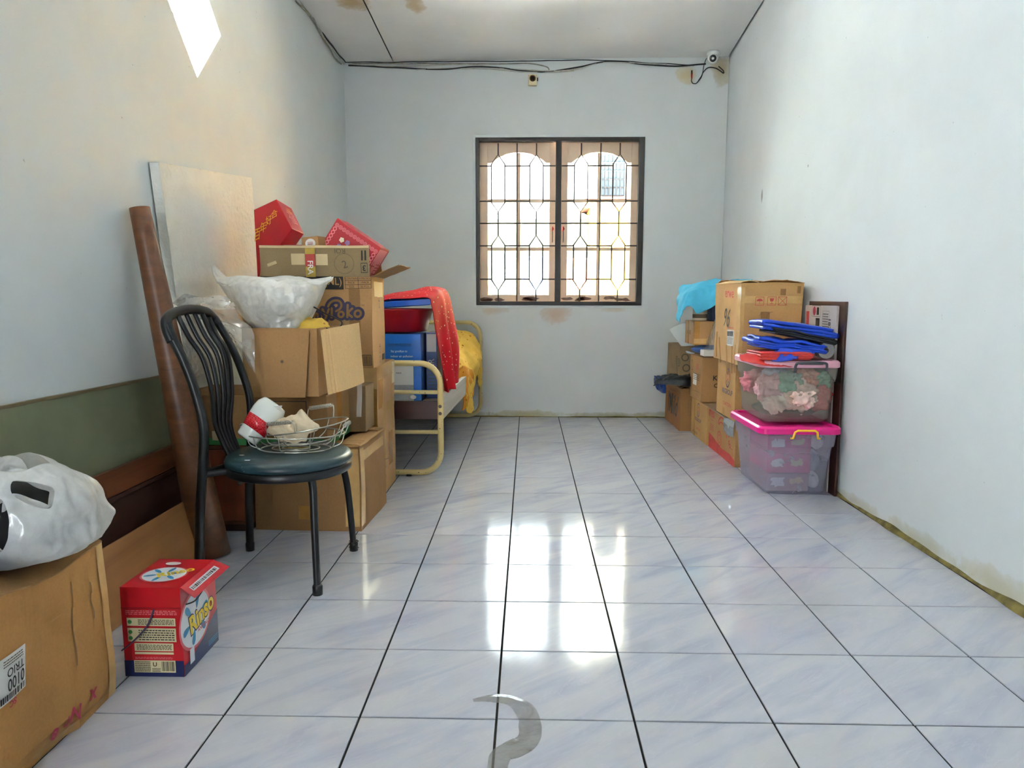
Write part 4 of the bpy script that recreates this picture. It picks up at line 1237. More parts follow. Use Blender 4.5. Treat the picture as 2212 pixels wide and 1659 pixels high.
for k in range(12):
    G2.disc('F', .018 + .0205 * k, .18, .010, .010, M['red_gift_pale'], 'border_ring', inner=.8, n=12); G2.text('F', '囍', .018 + .0205 * k, .18, .012, M['red_gift_pale'])
    if k < 9:
        G2.disc('F', .018, .16 - .0205 * k * .9, .010, .010, M['red_gift_pale'], 'border_ring', inner=.6, n=12)
        G2.disc('F', .243, .16 - .0205 * k * .9, .010, .010, M['red_gift_pale'], 'border_ring', inner=.6, n=12)
M['petal_a'] = plain('purple_print', '#8f6a9c', 0.5); M['petal_b'] = plain('cream_print', '#e6d9b8', 0.5)
rp = random.Random(5)
for k in range(16):
    uu, vv = .13 + rp.uniform(-.055, .055), .105 + rp.uniform(-.04, .04)
    for q in range(5):
        t = 2 * pi * q / 5
        G2.disc('F', uu + .007 * cos(t), vv + .007 * sin(t), .006, .006, (M['petal_a'], M['petal_b'], M['ink_gold'])[k % 3], 'flower_print', n=8, off=.0016 + .0002 * k)
b_ = G2.rect('R', .0, .0, .11, .20, M['red_gift_pale'], 'pale_side'); G2.text('R', '大吉', .055, .10, .07, M['red_gift'], rot=0, off=.002)
G3 = tilted('gift_box', 'flat red patterned gift box squeezed beneath the tilted red box', (-1.0, 1.84, 1.12), (.17, .15, .13), (0, 0, radians(6)), M['red_gift_dark'], 24)
for k in range(5): G3.disc('F', .02 + .032 * k, .105, .014, .018, (M['petal_b'], M['ink_gold'])[k % 2], 'print', n=12)
G4 = tilted('small_box', 'small plain brown box with a round white sticker between the red gift boxes', (-.925, 1.775, 1.13), (.085, .09, .155), (0, radians(-4), radians(-12)), M['tan_card'], 25)
G4.disc('F', .044, .122, .026, .022, M['paper'], 'sticker', n=20); G4.lines('F', .030, .114, .058, .130, 3, M['ink_red'], 3, off=.002)

# ------------------------------------------------------------------ filled plastic bag and loose plastic film
M['film'] = sheer('thin_clear_film', '#e3e2dc', 0.28, 0.18, 0.3, 0.12, 0.35, 0.16)
M['bagfilm'] = sheer('cloudy_bag_film', '#f4f3ee', 0.74, 0.2, 0.35, 0.1, 0.6, 0.10)
M['stuffing'] = plain('white_packing_sheet', '#d8d5cc', 0.8, var=0.12, vscale=14, bs=0.6, bscale=24)
bg = thing('plastic_bag', 'cloudy clear plastic bag stuffed with white packing foam on the open box', 'bag', (-.95, 1.33, .88))
rows = []
for (vy, l, r, yc) in ((716, 548, 655, 1.33), (690, 525, 668, 1.34), (655, 500, 685, 1.36), (622, 478, 702, 1.38), (600, 462, 713, 1.40), (585, 457, 690, 1.42)):
    rows.append([at(l, vy, Y=yc + .06)] + [at(l + (r - l) * t, vy, Y=yc - .15 * sin(pi * t) ** .7 * (1 if 600 < vy < 690 else .62 if vy > 600 else .45)) for t in (.12, .3, .5, .7, .88)] + [at(r, vy - (8 if vy < 625 else 0), Y=yc + .06)])
rows[-2] = [at(u_, v_, Y=y_) for u_, v_, y_ in ((460, 592, 1.45), (478, 614, 1.37), (520, 612, 1.31), (572, 611, 1.28), (624, 612, 1.31), (668, 614, 1.36), (712, 606, 1.45))]
rows[-1] = [at(u_, v_, Y=y_) for u_, v_, y_ in ((456, 572, 1.48), (474, 599, 1.42), (518, 595, 1.37), (572, 599, 1.35), (622, 595, 1.37), (668, 603, 1.41), (716, 597, 1.47))]
front = bilerp_grid(rows)
fr_c = crumple(crumple(front, .020, 8, 3, ridge=True, fade=True), .010, 24, 9, ridge=True, fade=True)
MB().grid(fr_c, 110, 80).build('film', M['bagfilm'], bg, smooth=True)
back_rows = [[p + Vector((0, .16 * sin(pi * (k + .5) / 7), 0)) for k, p in enumerate(r)] for r in rows]
MB().grid(crumple(bilerp_grid(back_rows), .01, 9, 5, ridge=True, fade=True), 30, 24).build('film', M['bagfilm'], bg, smooth=True)
ctr = sum((p for r in rows[:5] for p in r), Vector()) / sum(len(r) for r in rows[:5])
lump(ctr + Vector((0, .05, -.015)), (.115, .075, .070), 7, .18, 2.2, 5, True).build('packing_foam', M['stuffing'], bg, smooth=True)
# loose film trailing over the chair back
tf = thing('plastic_film', 'loose clear plastic film trailing from the bag over the chair back', 'plastic film', (-1.1, 1.2, .8))
rows = [[at(372, 655, Y=1.24), at(398, 633, Y=1.24), at(440, 640, Y=1.26), at(478, 636, Y=1.28), at(505, 650, Y=1.28)],
        [at(400, 668, Y=1.16), at(430, 655, Y=1.17), at(462, 662, Y=1.19), at(490, 680, Y=1.21), at(520, 690, Y=1.22)],
        [at(448, 700, Y=1.12), at(470, 690, Y=1.11), at(490, 700, Y=1.13), at(512, 715, Y=1.15), at(545, 712, Y=1.17)],
        [at(498, 735, Y=1.13), at(512, 740, Y=1.10), at(525, 750, Y=1.11), at(536, 755, Y=1.13), at(550, 745, Y=1.14)],
        [at(522, 772, Y=1.13), at(530, 780, Y=1.12), at(538, 788, Y=1.11), at(545, 795, Y=1.12), at(552, 806, Y=1.13)]]
MB().grid(crumple(bilerp_grid(rows), .012, 11, 6, ridge=True), 36, 44).build('film', M['film'], tf, smooth=True)
# ================================================================== chair
M['chair'] = plain('chipped_black_enamel', '#0b0c0f', 0.36, var=0.3, vscale=40)
M['seat'] = None
def seat_mat():
    mt, nt, b = new_mat('worn_dark_teal_vinyl')
    co = coords(nt)
    f = tex_noise(nt, co, 5, 4)
    col = ramp(nt, f, [(.3, srgb('#12282d')), (.7, srgb('#1d3a41'))])
    ch = tex_noise(nt, co, 26, 5, .6)
    k = ramp(nt, ch, [(.66, (0, 0, 0, 1)), (.70, (.8, .8, .8, 1))])
    col = mixc(nt, k, col, srgb('#7f9496'))
    nt.links.new(col, b.inputs['Base Color']); b.inputs['Roughness'].default_value = .38
    bump(nt, b, tex_noise(nt, co, 160, 3), .35, .002)
    return mt
M['seat'] = seat_mat()
ch = thing('dining_chair', 'black metal dining chair with slatted back and worn oval teal seat', 'chair', (-.80, .90, 0))
SX, SY, SZ = -.788, .90, .452
prof = [(0, .0), (.60, .0), (.90, -.004), (.97, -.012), (1.0, -.026), (.985, -.036), (.95, -.040), (0, -.040)]
MB().lathe([(r * .222, z) for r, z in prof], 48, Matrix.Translation((SX, SY, SZ + .004)), 1.0, 1.0).build('seat_pad', M['seat'], ch, smooth=True)
MB().lathe([(.213, 0), (.218, -.004), (.218, -.026), (.213, -.030), (.19, -.030), (.19, 0)], 48, Matrix.Translation((SX, SY, SZ - .036))).build('seat_rim', M['chair'], ch, smooth=True)
# torn patch with foam showing, and chips
rp = random.Random(2)
pts = [(.030 * cos(t) * rp.uniform(.7, 1.2) * 2.0, .010 * sin(t) * rp.uniform(.6, 1.3)) for t in [2 * pi * k / 14 for k in range(14)]]
tp_ = at(628, 967, Z=SZ + .006)
MB().prism(pts, (tp_.x, tp_.y, SZ + .0045), (1, .15, 0), (-.15, 1, 0), (0, 0, 1), .0012).build('torn_patch', plain('exposed_foam', '#a5823f', .9, var=.4, vscale=60), ch)
for (cxp, cyp) in ((523, 984), (527, 997), (703, 960), (695, 975), (660, 968), (535, 995)):
    q = at(cxp, cyp, Z=SZ + .003)
    pts = [(.010 * cos(t) * rp.uniform(.6, 1.2), .004 * sin(t) * rp.uniform(.5, 1.4)) for t in [2 * pi * k / 9 for k in range(9)]]
    if (Vector((q.x - SX, q.y - SY))).length < .19:
        MB().prism(pts, (q.x, q.y, SZ + .0042), (1, 0, 0), (0, 1, 0), (0, 0, 1), .0008).build('chip', M['ink_white'], ch)
def leg(pts, r0=.0125, r1=.011, name='leg'):
    P = spline(pts, 8)
    n = len(P)
    o = MB().tube(P, [r0 + (r1 - r0) * k / (n - 1) for k in range(n)], 12).build(name, M['chair'], ch, smooth=True)
    return o
feet = [(-.640, .700), (-.621, 1.125), (-1.035, 1.115), (-1.062, .735)]
def foot(o, p):
    MB().lathe([(0, 0), (.017, 0), (.0175, .03), (.0145, .036), (.0, .036)], 14, Matrix.Translation((p[0], p[1], 0))).build('rubber_foot', M['black'], o, smooth=True)
l1 = leg([(-.70, .79, .408), (-.675, .762, .403), (-.655, .735, .36), (-.648, .715, .25), (-.640, .700, .012)], .0145, .0125); foot(l1, feet[0])
l2 = leg([(-.68, 1.01, .408), (-.655, 1.04, .403), (-.643, 1.07, .36), (-.632, 1.10, .25), (-.621, 1.125, .012)], .0145, .0125); foot(l2, feet[1])
wr = MB().tube([(-.621 + .019 * cos(t * 1.9), 1.125 + .019 * sin(t * 1.9), .012 + .0026 * t) for t in range(14)], .0022, 5).build('wire_wrap', M['iron'], l2, smooth=True)
# back posts run from the floor to the top rail, far and near
near = [(-1.062, .735, .012), (-1.052, .742, .25), (-1.036, .748, .42), at(440, 925, Y=.752), at(421, 845, Y=.755), at(396, 778, Y=.757), at(372, 728, Y=.76), at(362, 700, Y=.765)]
far = [(-1.035, 1.115, .012), (-1.028, 1.11, .25), (-1.012, 1.105, .42), at(540, 866, Y=1.10), at(519, 793, Y=1.09), at(491, 732, Y=1.08), at(468, 695, Y=1.07), at(456, 682, Y=1.05)]
l3 = leg(near, .0165, .015); foot(l3, feet[3])
l4 = leg(far, .0155, .0135); foot(l4, feet[2])
rail = [at(372, 738, Y=.757), at(361, 712, Y=.762), at(360, 690, Y=.775), at(376, 676, Y=.82), at(402, 669, Y=.89), at(428, 669, Y=.96), at(447, 674, Y=1.02), at(460, 686, Y=1.06), at(470, 700, Y=1.072)]
MB().tube(spline(rail, 8), .0175, 12).build('top_rail', M['chair'], ch, smooth=True)
tops = [(384, 682, .825), (402, 678, .88), (420, 676, .93), (436, 676, .98), (450, 682, 1.03)]
mids = [(438, 775, .86), (455, 775, .885), (470, 770, .92), (482, 765, .955), (492, 765, .99)]
bots = [(466, 920, .865), (474, 920, .885), (482, 920, .905), (490, 920, .925), (498, 920, .945)]
for t, mdd, bt in zip(tops, mids, bots):
    p = [at(t[0], t[1], Y=t[2]), at((t[0] + mdd[0]) / 2 - 3, (t[1] + mdd[1]) / 2, Y=(t[2] + mdd[2]) / 2), at(mdd[0], mdd[1], Y=mdd[2]), at((mdd[0] + bt[0]) / 2 + 6, (mdd[1] + bt[1]) / 2, Y=(mdd[2] + bt[2]) / 2), at(bt[0], bt[1], Y=bt[2]), Vector((-.985, bt[2] + .0, .425))]
    MB().tube(spline(p, 6), .0085, 8).build('slat', M['chair'], ch, smooth=True)
MB().tube(spline([(-1.036, .752, .408), (-1.01, .83, .405), (-1.0, .92, .405), (-1.005, 1.03, .405), (-1.018, 1.10, .408)], 6), .012, 10).build('rear_rail', M['chair'], ch, smooth=True)
MB().tube([(-1.035, .755, .40), (-.93, .80, .408)], .011, 8).build('side_rail', M['chair'], ch); MB().tube([(-1.015, 1.10, .40), (-.93, 1.04, .408)], .011, 8).build('side_rail', M['chair'], ch)

# ------------------------------------------------------------------ wire baskets, jug, rag on the seat
M['chrome'] = plain('dull_chrome', '#b9b6ad', 0.28, metal=0.9, var=0.15, vscale=20)
SZT = SZ + .006
def ring(cx_, cy_, rx, ry, z, tx=0, ty=0, n=44):
    return [(cx_ + rx * cos(2 * pi * k / n), cy_ + ry * sin(2 * pi * k / n), z + tx * rx * cos(2 * pi * k / n) + ty * ry * sin(2 * pi * k / n)) for k in range(n)]
BXc, BYc = -.765, .905
wb = thing('wire_basket', 'oval chrome wire basket with coiled grips resting on the chair seat', 'basket', (BXc, BYc, SZT))
MB().tube(ring(BXc, BYc, .175, .115, SZT + .060), .0024, 6, closed=True).build('rim', M['chrome'], wb, smooth=True)
MB().tube(ring(BXc, BYc, .125, .080, SZT + .004), .0024, 6, closed=True).build('base_ring', M['chrome'], wb, smooth=True)
for k, (fx, fy) in enumerate(((.085, .055), (.05, .034))):
    MB().tube(ring(BXc, BYc, fx, fy, SZT + .006), .0020, 6, closed=True).build('base_ring', M['chrome'], wb, smooth=True)
for k in range(10):
    t = 2 * pi * (k + .3) / 10
    a = Vector((BXc + .175 * cos(t), BYc + .115 * sin(t), SZT + .060)); c = Vector((BXc + .125 * cos(t), BYc + .080 * sin(t), SZT + .004))
    MB().tube(spline([a, a.lerp(c, .5) + Vector((.012 * cos(t), .008 * sin(t), -.012)), c], 5), .0020, 5).build('rib', M['chrome'], wb, smooth=True)
def grip(parent, p, q, up, coil=True):
    """A loop handle whose top is wound with a spring coil."""
    p, q, up = Vector(p), Vector(q), Vector(up)
    P = spline([p, p + up * .75, p + up + (q - p) * .12, q + up - (q - p) * .12, q + up * .75, q], 6)
    h = MB().tube(P, .0022, 6).build('handle', M['chrome'], parent, smooth=True)
    a, c = p + up + (q - p) * .06, q + up - (q - p) * .06
    d = (c - a); Lh = d.length; d.normalize(); s1 = d.orthogonal().normalized(); s2 = d.cross(s1)
    turns = 16
    MB().tube([a + d * (Lh * k / (turns * 8)) + (s1 * cos(2 * pi * k / 8) + s2 * sin(2 * pi * k / 8)) * .0065 for k in range(turns * 8 + 1)], .0014, 4).build('coil', M['chrome'], h, smooth=True)
grip(wb, (BXc - .172, BYc - .02, SZT + .055), (BXc - .172, BYc + .05, SZT + .055), (-.018, 0, .032))
grip(wb, (BXc + .172, BYc - .05, SZT + .055), (BXc + .172, BYc + .03, SZT + .055), (.018, 0, .040))
wb2 = thing('wire_basket', 'second smaller chrome wire basket tilted inside the oval one', 'basket', (BXc + .03, BYc, SZT + .01))
B2x, B2y, B2z = BXc + .035, BYc + .02, SZT + .082
MB().tube(ring(B2x, B2y, .150, .098, B2z, .17, .05), .0024, 6, closed=True).build('rim', M['chrome'], wb2, smooth=True)
MB().tube(ring(B2x - .01, B2y, .095, .06, B2z - .058, .12, .0), .0022, 6, closed=True).build('base_ring', M['chrome'], wb2, smooth=True)
for k in range(8):
    t = 2 * pi * (k + .5) / 8
    a = Vector((B2x + .15 * cos(t), B2y + .098 * sin(t), B2z + .17 * .15 * cos(t) + .05 * .098 * sin(t))); c = Vector((B2x - .01 + .095 * cos(t), B2y + .06 * sin(t), B2z - .058 + .12 * .095 * cos(t)))
    MB().tube(spline([a, a.lerp(c, .5) + Vector((.01 * cos(t), .008 * sin(t), -.01)), c], 5), .0019, 5).build('rib', M['chrome'], wb2, smooth=True)
def rim2(t): return Vector((B2x + .15 * cos(t), B2y + .098 * sin(t), B2z + .17 * .15 * cos(t) + .05 * .098 * sin(t)))
grip(wb2, rim2(1.75), rim2(1.05), (.002, .004, .048))
grip(wb2, rim2(3.75), rim2(4.65), (-.004, -.006, .040))
# jug lying in the basket
M['jug'] = plain('white_glazed_ceramic', '#dfe1da', 0.18, var=0.03, coat=0.4)
mtj, ntj, bj = new_mat('red_checked_glaze')
_co = coords(ntj, scale=(170, 170, 170)); _ck = N(ntj, 'ShaderNodeTexChecker', Scale=1.0); ntj.links.new(_co, _ck.inputs['Vector'])
ntj.links.new(mixc(ntj, _ck.outputs['Fac'], srgb('#b5141c'), srgb('#d2323a')), bj.inputs['Base Color']); bj.inputs['Roughness'].default_value = .2
jg = thing('ceramic_jug', 'white ceramic jug with red checked band lying in the wire basket', 'jug', (-.885, .90, SZT + .02))
jd = Vector((-.45, -.35, -.62)).normalized()
JM = Matrix.Translation(at(562, 912, Y=.90)) @ Matrix.Scale(1.32, 4) @ (-jd).to_track_quat('Z', 'Y').to_matrix().to_4x4()
jp = [(0, -.058), (.026, -.058), (.030, -.054), (.033, -.03), (.039, 0), (.043, .025), (.042, .045), (.036, .058), (.034, .062), (.032, .060), (.038, .045), (.039, .025), (.035, 0), (.028, -.05), (0, -.052)]
MB().lathe(jp, 36, JM).build('body', M['jug'], jg, smooth=True)
MB().lathe([(.0338, -.028), (.0372, -.010), (.0400, .006)], 36, JM).build('checked_band', mtj, jg, smooth=True, solid=.0006)
sp = JM @ Vector((-.037, 0, .058))
MB().tube(spline([JM @ Vector((.040, 0, .035)), JM @ Vector((.070, 0, .03)), JM @ Vector((.068, 0, -.012)), JM @ Vector((.036, 0, -.02))], 6), .005, 8).build('handle', M['jug'], jg, smooth=True)
MB().add([JM @ Vector(p) for p in ((-.034, -.014, .050), (-.052, 0, .066), (-.034, .014, .050), (-.030, 0, .040))], [(0, 1, 3), (1, 2, 3), (0, 2, 1)]).build('spout', M['jug'], jg)
# beige rag
M['rag'] = plain('dusty_beige_cloth', '#c9b699', 0.9, var=0.15, vscale=18, bs=0.4, bscale=120)
rows = [[at(598, 944, Y=.850), at(612, 956, Y=.845), at(640, 958, Y=.845), at(660, 955, Y=.85), at(664, 940, Y=.86)],
        [at(578, 934, Y=.855), at(600, 926, Y=.845), at(632, 940, Y=.842), at(652, 926, Y=.85), at(690, 926, Y=.875)],
        [at(586, 920, Y=.885), at(604, 912, Y=.87), at(628, 918, Y=.862), at(655, 908, Y=.862), at(684, 918, Y=.90)],
        [at(604, 908, Y=.93), at(618, 903, Y=.92), at(636, 898, Y=.91), at(653, 889, Y=.90), at(672, 912, Y=.93)]]
rg_ = bilerp_grid(rows)
def rag_s(u, v):
    p = rg_(u, v)
    k = abs(((u * 3.1 + v * 1.7) % 1) - .5) * 2
    return p + Vector((0, -.5, .85)) * (.009 * k + .004 * nz(p, 45, 3))
tag(MB().grid(rag_s, 60, 46).build('rag', M['rag'], smooth=True, solid=.003), 'crumpled dusty beige rag lying in the wire basket', 'rag')

# ================================================================== red detergent box on the floor
RB = Carton('detergent_box', 'red and blue detergent box with handle string and lifted lid flap on the floor', (-.997, -.838, .168, .372, 0, .246), plain('glossy_red_card', '#b3131f', .3, var=.06), rz=.0, seed=31, warp=.0008, bevel=.002, cat='box', n=6, open_top=True)
M['det_red'] = RB.mat
M['det_blue'] = plain('deep_blue_print', '#1b2452', .3); M['det_cream'] = plain('cream_print_panel', '#c9bd95', .5, var=.05); M['det_yellow'] = plain('yellow_print', '#e8c52a', .35)
M['det_white'] = plain('white_print', '#dfe1e6', .35); M['det_sky'] = plain('sky_blue_print', '#2f86b8', .35); M['det_rim'] = plain('pink_glow_print', '#d8656a', .35)
w, d, h = RB.w, RB.d, RB.h
MB().grid(lambda u, v: RB.wp(Vector((-w / 2 + w * u, -d / 2 + d * v, h))), 6, 6).build('lid', M['det_red'], RB.e, local=True, solid=.002)
RB.rect('F', 0, 0, w, .045, M['det_blue'], 'blue_print'); RB.rect('F', 0, .19, w, .1925, M['red_gift_dark'], 'lid_line', off=.0015)
pts = [(0, 0), (d, 0), (d, .10), (d * .8, .085), (d * .5, .055), (d * .22, .03), (0, .03)]
RB.poly('R', pts, M['det_blue'], 'blue_print')
for (a0, b0, a1, b1, k) in ((.014, .142, .143, .164, 3), (.014, .098, .143, .136, 5), (.030, .072, .134, .094, 3), (.030, .063, .134, .069, 1), (.026, .012, .137, .046, 0)):
    RB.rect('F', a0, b0, a1, b1, M['det_cream'], 'printed_panel', off=.0016)
    if k: RB.lines('F', a0 + .03 if k > 2 and a0 < .02 else a0 + .006, b0 + .003, a1 - .004, b1 - .003, k if k != 3 else 4, M['ink'], seed=int(a0 * 999 + b0 * 777), off=.0022)
for vv in (.153, .125, .108): RB.disc('F', .022, vv, .0055, .0055, M['green_print'], 'printed_mark', off=.0022, n=12)
RB.lines('F', .012, .172, .148, .186, 3, M['red_gift_pale'], 6)
RB.barcode('F', .100, .016, .134, .043, M['ink'], 9); RB.text('F', 'U', .082, .035, .012, M['ink'], bold=.02, off=.0022); RB.lines('F', .029, .014, .070, .044, 6, M['ink'], 12, off=.0022); RB.lines('F', .074, .013, .097, .025, 3, M['ink'], 13, off=.0022)
RB.lines('F', .03, .049, .13, .056, 2, M['red_gift_pale'], 16)
# front panel with the splash and the name
RB.disc('R', .072, .130, .092, .082, M['det_rim'], 'splash_rim', off=.0016, n=32); RB.disc('R', .072, .130, .084, .074, M['det_white'], 'splash', off=.0019, n=32)
for k in range(6):
    t = radians(75 + 60 * k)
    cxk, cyk = .072 + .054 * cos(t), .130 + .048 * sin(t)
    pts = []
    for q in range(12):
        s_ = 2 * pi * q / 12
        pts.append((cxk + .022 * cos(s_) * cos(t) - .009 * sin(s_) * (1 + .5 * cos(s_)) * sin(t), cyk + .022 * cos(s_) * sin(t) + .009 * sin(s_) * (1 + .5 * cos(s_)) * cos(t)))
    pts = [(max(.001, min(d - .001, a)), c) for a, c in pts]
    RB.poly('R', pts, M['det_sky'], 'petal', off=.0022)
RB.text('R', 'Rinso', .108, .132, .062, M['ink_violet'], bold=.05, off=.0026, w=.148, rot=.16); RB.text('R', 'Rinso', .108, .132, .054, M['det_yellow'], bold=.03, off=.003, w=.142, rot=.16)
RB.text('R', 'ANTI NODA', .125, .092, .012, M['det_red'], off=.003, bold=.01); RB.disc('R', .165, .205, .026, .018, M['petal_a'], 'print', off=.0016, n=14); RB.disc('R', .15, .212, .012, .012, M['ink_gold'], 'print', off=.002, n=12)
RB.rect('R', .03, .018, .055, .06, M['det_white'], 'printed_pack', off=.0026); RB.lines('R', .14, .012, .2, .03, 3, M['det_sky'], 3)
# lid print
RB.disc('T', .075, .085, .062, .055, M['det_rim'], 'splash_rim', off=.0030, n=28); RB.disc('T', .075, .085, .057, .050, M['det_white'], 'splash', off=.0033, n=28)
for k in range(6):
    t = radians(20 + 60 * k)
    RB.poly('T', [(.075 + .036 * cos(t) + .017 * cos(q) * cos(t) - .006 * sin(q) * sin(t), .085 + .032 * sin(t) + .017 * cos(q) * sin(t) + .006 * sin(q) * cos(t)) for q in [2 * pi * z / 10 for z in range(10)]], M['det_sky'], 'petal', off=.0036)
RB.text('T', 'Rinso', .10, .10, .032, M['det_yellow'], bold=.03, rot=radians(35), off=.004); RB.disc('T', .06, .165, .022, .012, M['paper'], 'print', off=.003, n=14)
# lifted lid flap on the right, string handles
fr = [Vector((w / 2, -d / 2 + .003, h)), Vector((w / 2, d / 2 - .003, h)), Vector((w / 2 + .050, d / 2 - .012, h - .016)), Vector((w / 2 + .030, -d / 2 + .018, h - .034))]
qf = MB().grid(lambda u, v: fr[0].lerp(fr[1], u).lerp(fr[3].lerp(fr[2], u), v), 6, 4).build('lid_flap', M['det_red'], RB.e, local=True, solid=.002)
_nn = (fr[1] - fr[0]).cross(fr[3] - fr[0]).normalized(); _nn = _nn if _nn.z > 0 else -_nn
def onf(u, v): return fr[0].lerp(fr[1], u).lerp(fr[3].lerp(fr[2], u), v) + _nn * .0018
MB().grid(lambda u, v: onf(.10 + .75 * u, .30 + .35 * v), 4, 2).build('printed_strip', M['det_white'], qf, local=True, fix=False)
b = MB(); rq = random.Random(8); x_ = .12
while x_ < .82:
    w_ = rq.uniform(.012, .035)
    b.add([onf(x_, .38) + _nn * .0006, onf(x_ + w_, .38) + _nn * .0006, onf(x_ + w_, .58) + _nn * .0006, onf(x_, .58) + _nn * .0006], [(0, 1, 2, 3)])
    x_ += w_ + rq.uniform(.008, .02)
b.build('small_print', M['ink'], qf, local=True, fix=False)
MB().tube(spline([Vector((-w / 2 + .088, -d / 2 - .003, .188)), Vector((-w / 2 + .075, -d / 2 - .012, .15)), Vector((-w / 2 + .04, -d / 2 - .016, .11)), Vector((-w / 2 - .001, -d / 2 - .008, .076))], 6), .0022, 6).build('string', M['ink_violet'], RB.e, local=True, smooth=True)
MB().tube(spline([Vector((w / 2 + .004, -d / 2 + .02, .193)), Vector((w / 2 + .014, -d / 2 + .05, .19)), Vector((w / 2 + .016, -d / 2 + .09, .20))], 6), .002, 6).build('string', M['ink'], RB.e, local=True, smooth=True)

# ================================================================== carton at the lower left edge
M['fg_card'] = cardboard('cardboard_battered', '#a97a44', worn=.8)
def fgw(p):
    q = p.copy()
    k = p.z / .405
    # crushed vertical edge and wavy top
    q.x += .012 * sin(p.y * 7.0 + 1) * (k - .3) * (1 if p.x > 0 else .3) + .006 * sin(pi * k) * (1 if p.x > 0 else 0)
    q.y += -.018 * sin(pi * k) * max(0, min(1, p.y / .3))
    if p.z > .3: q.z += .010 * sin(p.y * 11 + 2) + .008 * nz(p, 9, 2)
    if p.z < .05 and p.x > 0 and p.y < .2: q.x -= .016 * (1 - p.z / .05) * (0.5 + .5 * sin(p.y * 5))
    return q
FG = Carton('cardboard_box', 'battered cardboard box with upside down red print at the lower left edge', (-1.385, -.972, -.66, .088, 0, .405), M['fg_card'], rz=.03, seed=41, warp=.012, n=26, open_top=True, wfn=fgw)
FG.flap('R', .16, 165, M['brown_card'], curl=.15); FG.flap('B', .14, 160, M['brown_card']); FG.flap('L', .16, 170, M['brown_card']); FG.flap('F', .14, 165, M['brown_card'])
FD, FH = FG.d, FG.h
FG.rect('R', FD - .028, .0, FD - .001, FH, M['tape_clear'], off=.0018, n=22); FG.rect('B', .0, 0, .03, FH, M['tape_clear'], off=.0018, n=22)
FG.rect('R', .05, 0, FD - .03, .022, M['tape'], off=.0018, n=22)
(u1, v1), (u2, v2) = FG.uv('R', -20, 1455), FG.uv('R', 50, 1445)
lb = (FG.uv('R', 48, 1475)[0], FG.uv('R', 47, 1475)[1] - .0)
u1 = lb[0]; 
FG.rect('R', u1 - .12, lb[1] - .005, u1, lb[1] + .090, M['paper'], 'paper_label', off=.0035, n=26)
FG.text('R', '0100', u1 - .033, lb[1] + .030, .026, M['ink'], rot=pi, bold=.012, off=.0060, w=.052); FG.text('R', 'TRIO', u1 - .034, lb[1] + .056, .018, M['ink'], rot=pi, bold=.01, off=.0060, w=.052); FG.barcode('R', u1 - .11, lb[1], u1 - .006, lb[1] + .014, M['ink'], 14, off=.0060)
FG.lines('R', u1 - .07, lb[1] + .070, u1 - .01, lb[1] + .086, 3, M['ink_grey'], 15, off=.0060)
for (s_, px_, py_, hh, rr) in (('e', 118, 1586, .026, 2.9), ('r', 140, 1560, .022, 2.9), ('N', 160, 1540, .036, 2.95), ('x', 196, 1495, .026, 3.0), ('SC', 18, 1513, .014, pi)):
    FG.textpx('R', s_, px_, py_, hh, M['ink_pink'], rot=rr, bold=.03, off=.004)
for (px0, py0, px1, py1) in ((147, 1245, 163, 1440), (195, 1240, 200, 1330)):
    (ua, va), (ub, vb) = FG.uv('R', px0, py0), FG.uv('R', px1, py1)
    L_ = []
    for k in range(16):
        t = k / 15
        L_.append((ua + (ub - ua) * t + .004 * sin(t * 9), va + (vb - va) * t))
    pts = [(a - .002, c) for a, c in L_] + [(a + .002, c) for a, c in reversed(L_)]
    FG.put('R', pts, [(i, i + 1, 30 - i, 31 - i) for i in range(15)], M['dark_card'], 'crease', off=.0022)
# carrier bag on top with dark contents
M['carrier'] = sheer('white_carrier_film', '#e9e9e6', 0.80, 0.22, 0.4, 0.10, 0.25, 0.08)
M['dark_inside'] = plain('black_cloth', '#0c0b0b', 0.95)
cbg = thing('carrier_bag', 'translucent white carrier bag with dark contents on the battered box', 'bag', (-1.12, -.02, .41))
BC = Vector((-1.075, -.06, .424))
def bag_s(u, v):
    t = u * 2 * pi
    # height profile: base on the box, shoulders, open mouth towards the viewer
    a = v * pi * .80
    rx, ry, rz_ = .185, .165, .152
    r = sin(a + .25) ** .7 if 0 < a + .25 < pi else 0
    p = Vector((rx * r * cos(t), ry * r * sin(t), rz_ * (1 - cos(a)) * .78))
    n_ = 1 + .10 * nz((cos(t) * 1.5, sin(t) * 1.5, v * 3), 1.6, 4) + .06 * (0.4 - abs(nz((cos(t) * 3, sin(t) * 3, v * 4), 1.7, 6)))
    n_ += .045 * (.45 - abs(nz((cos(t) * 5, sin(t) * 5, v * 2.2), 1.1, 12))) * sin(pi * min(1, v * 1.1)) + .02 * (.45 - abs(nz((cos(t) * 11, sin(t) * 11, v * 5), 1.0, 15)))
    p = Vector((p.x * n_, p.y * n_, p.z * (1 + .12 * nz((cos(t), sin(t), 0), 1.3, 9))))
    return BC + p + Vector((.015 * v, -.05 * v, .0))
b = MB().grid(bag_s, 240, 120, closed_u=True)
def in_poly(x, y, P):
    c = False
    for i in range(len(P)):
        (x1, y1), (x2, y2) = P[i - 1], P[i]
        if (y1 > y) != (y2 > y) and x < (x2 - x1) * (y - y1) / (y2 - y1) + x1: c = not c
    return c
mouth = [(20, 1036), (60, 1040), (120, 1052), (112, 1104), (62, 1092), (24, 1068)]
slit = [(-60, 1070), (6, 1075), (20, 1120), (18, 1165), (0, 1200), (-60, 1200)]
keep = []
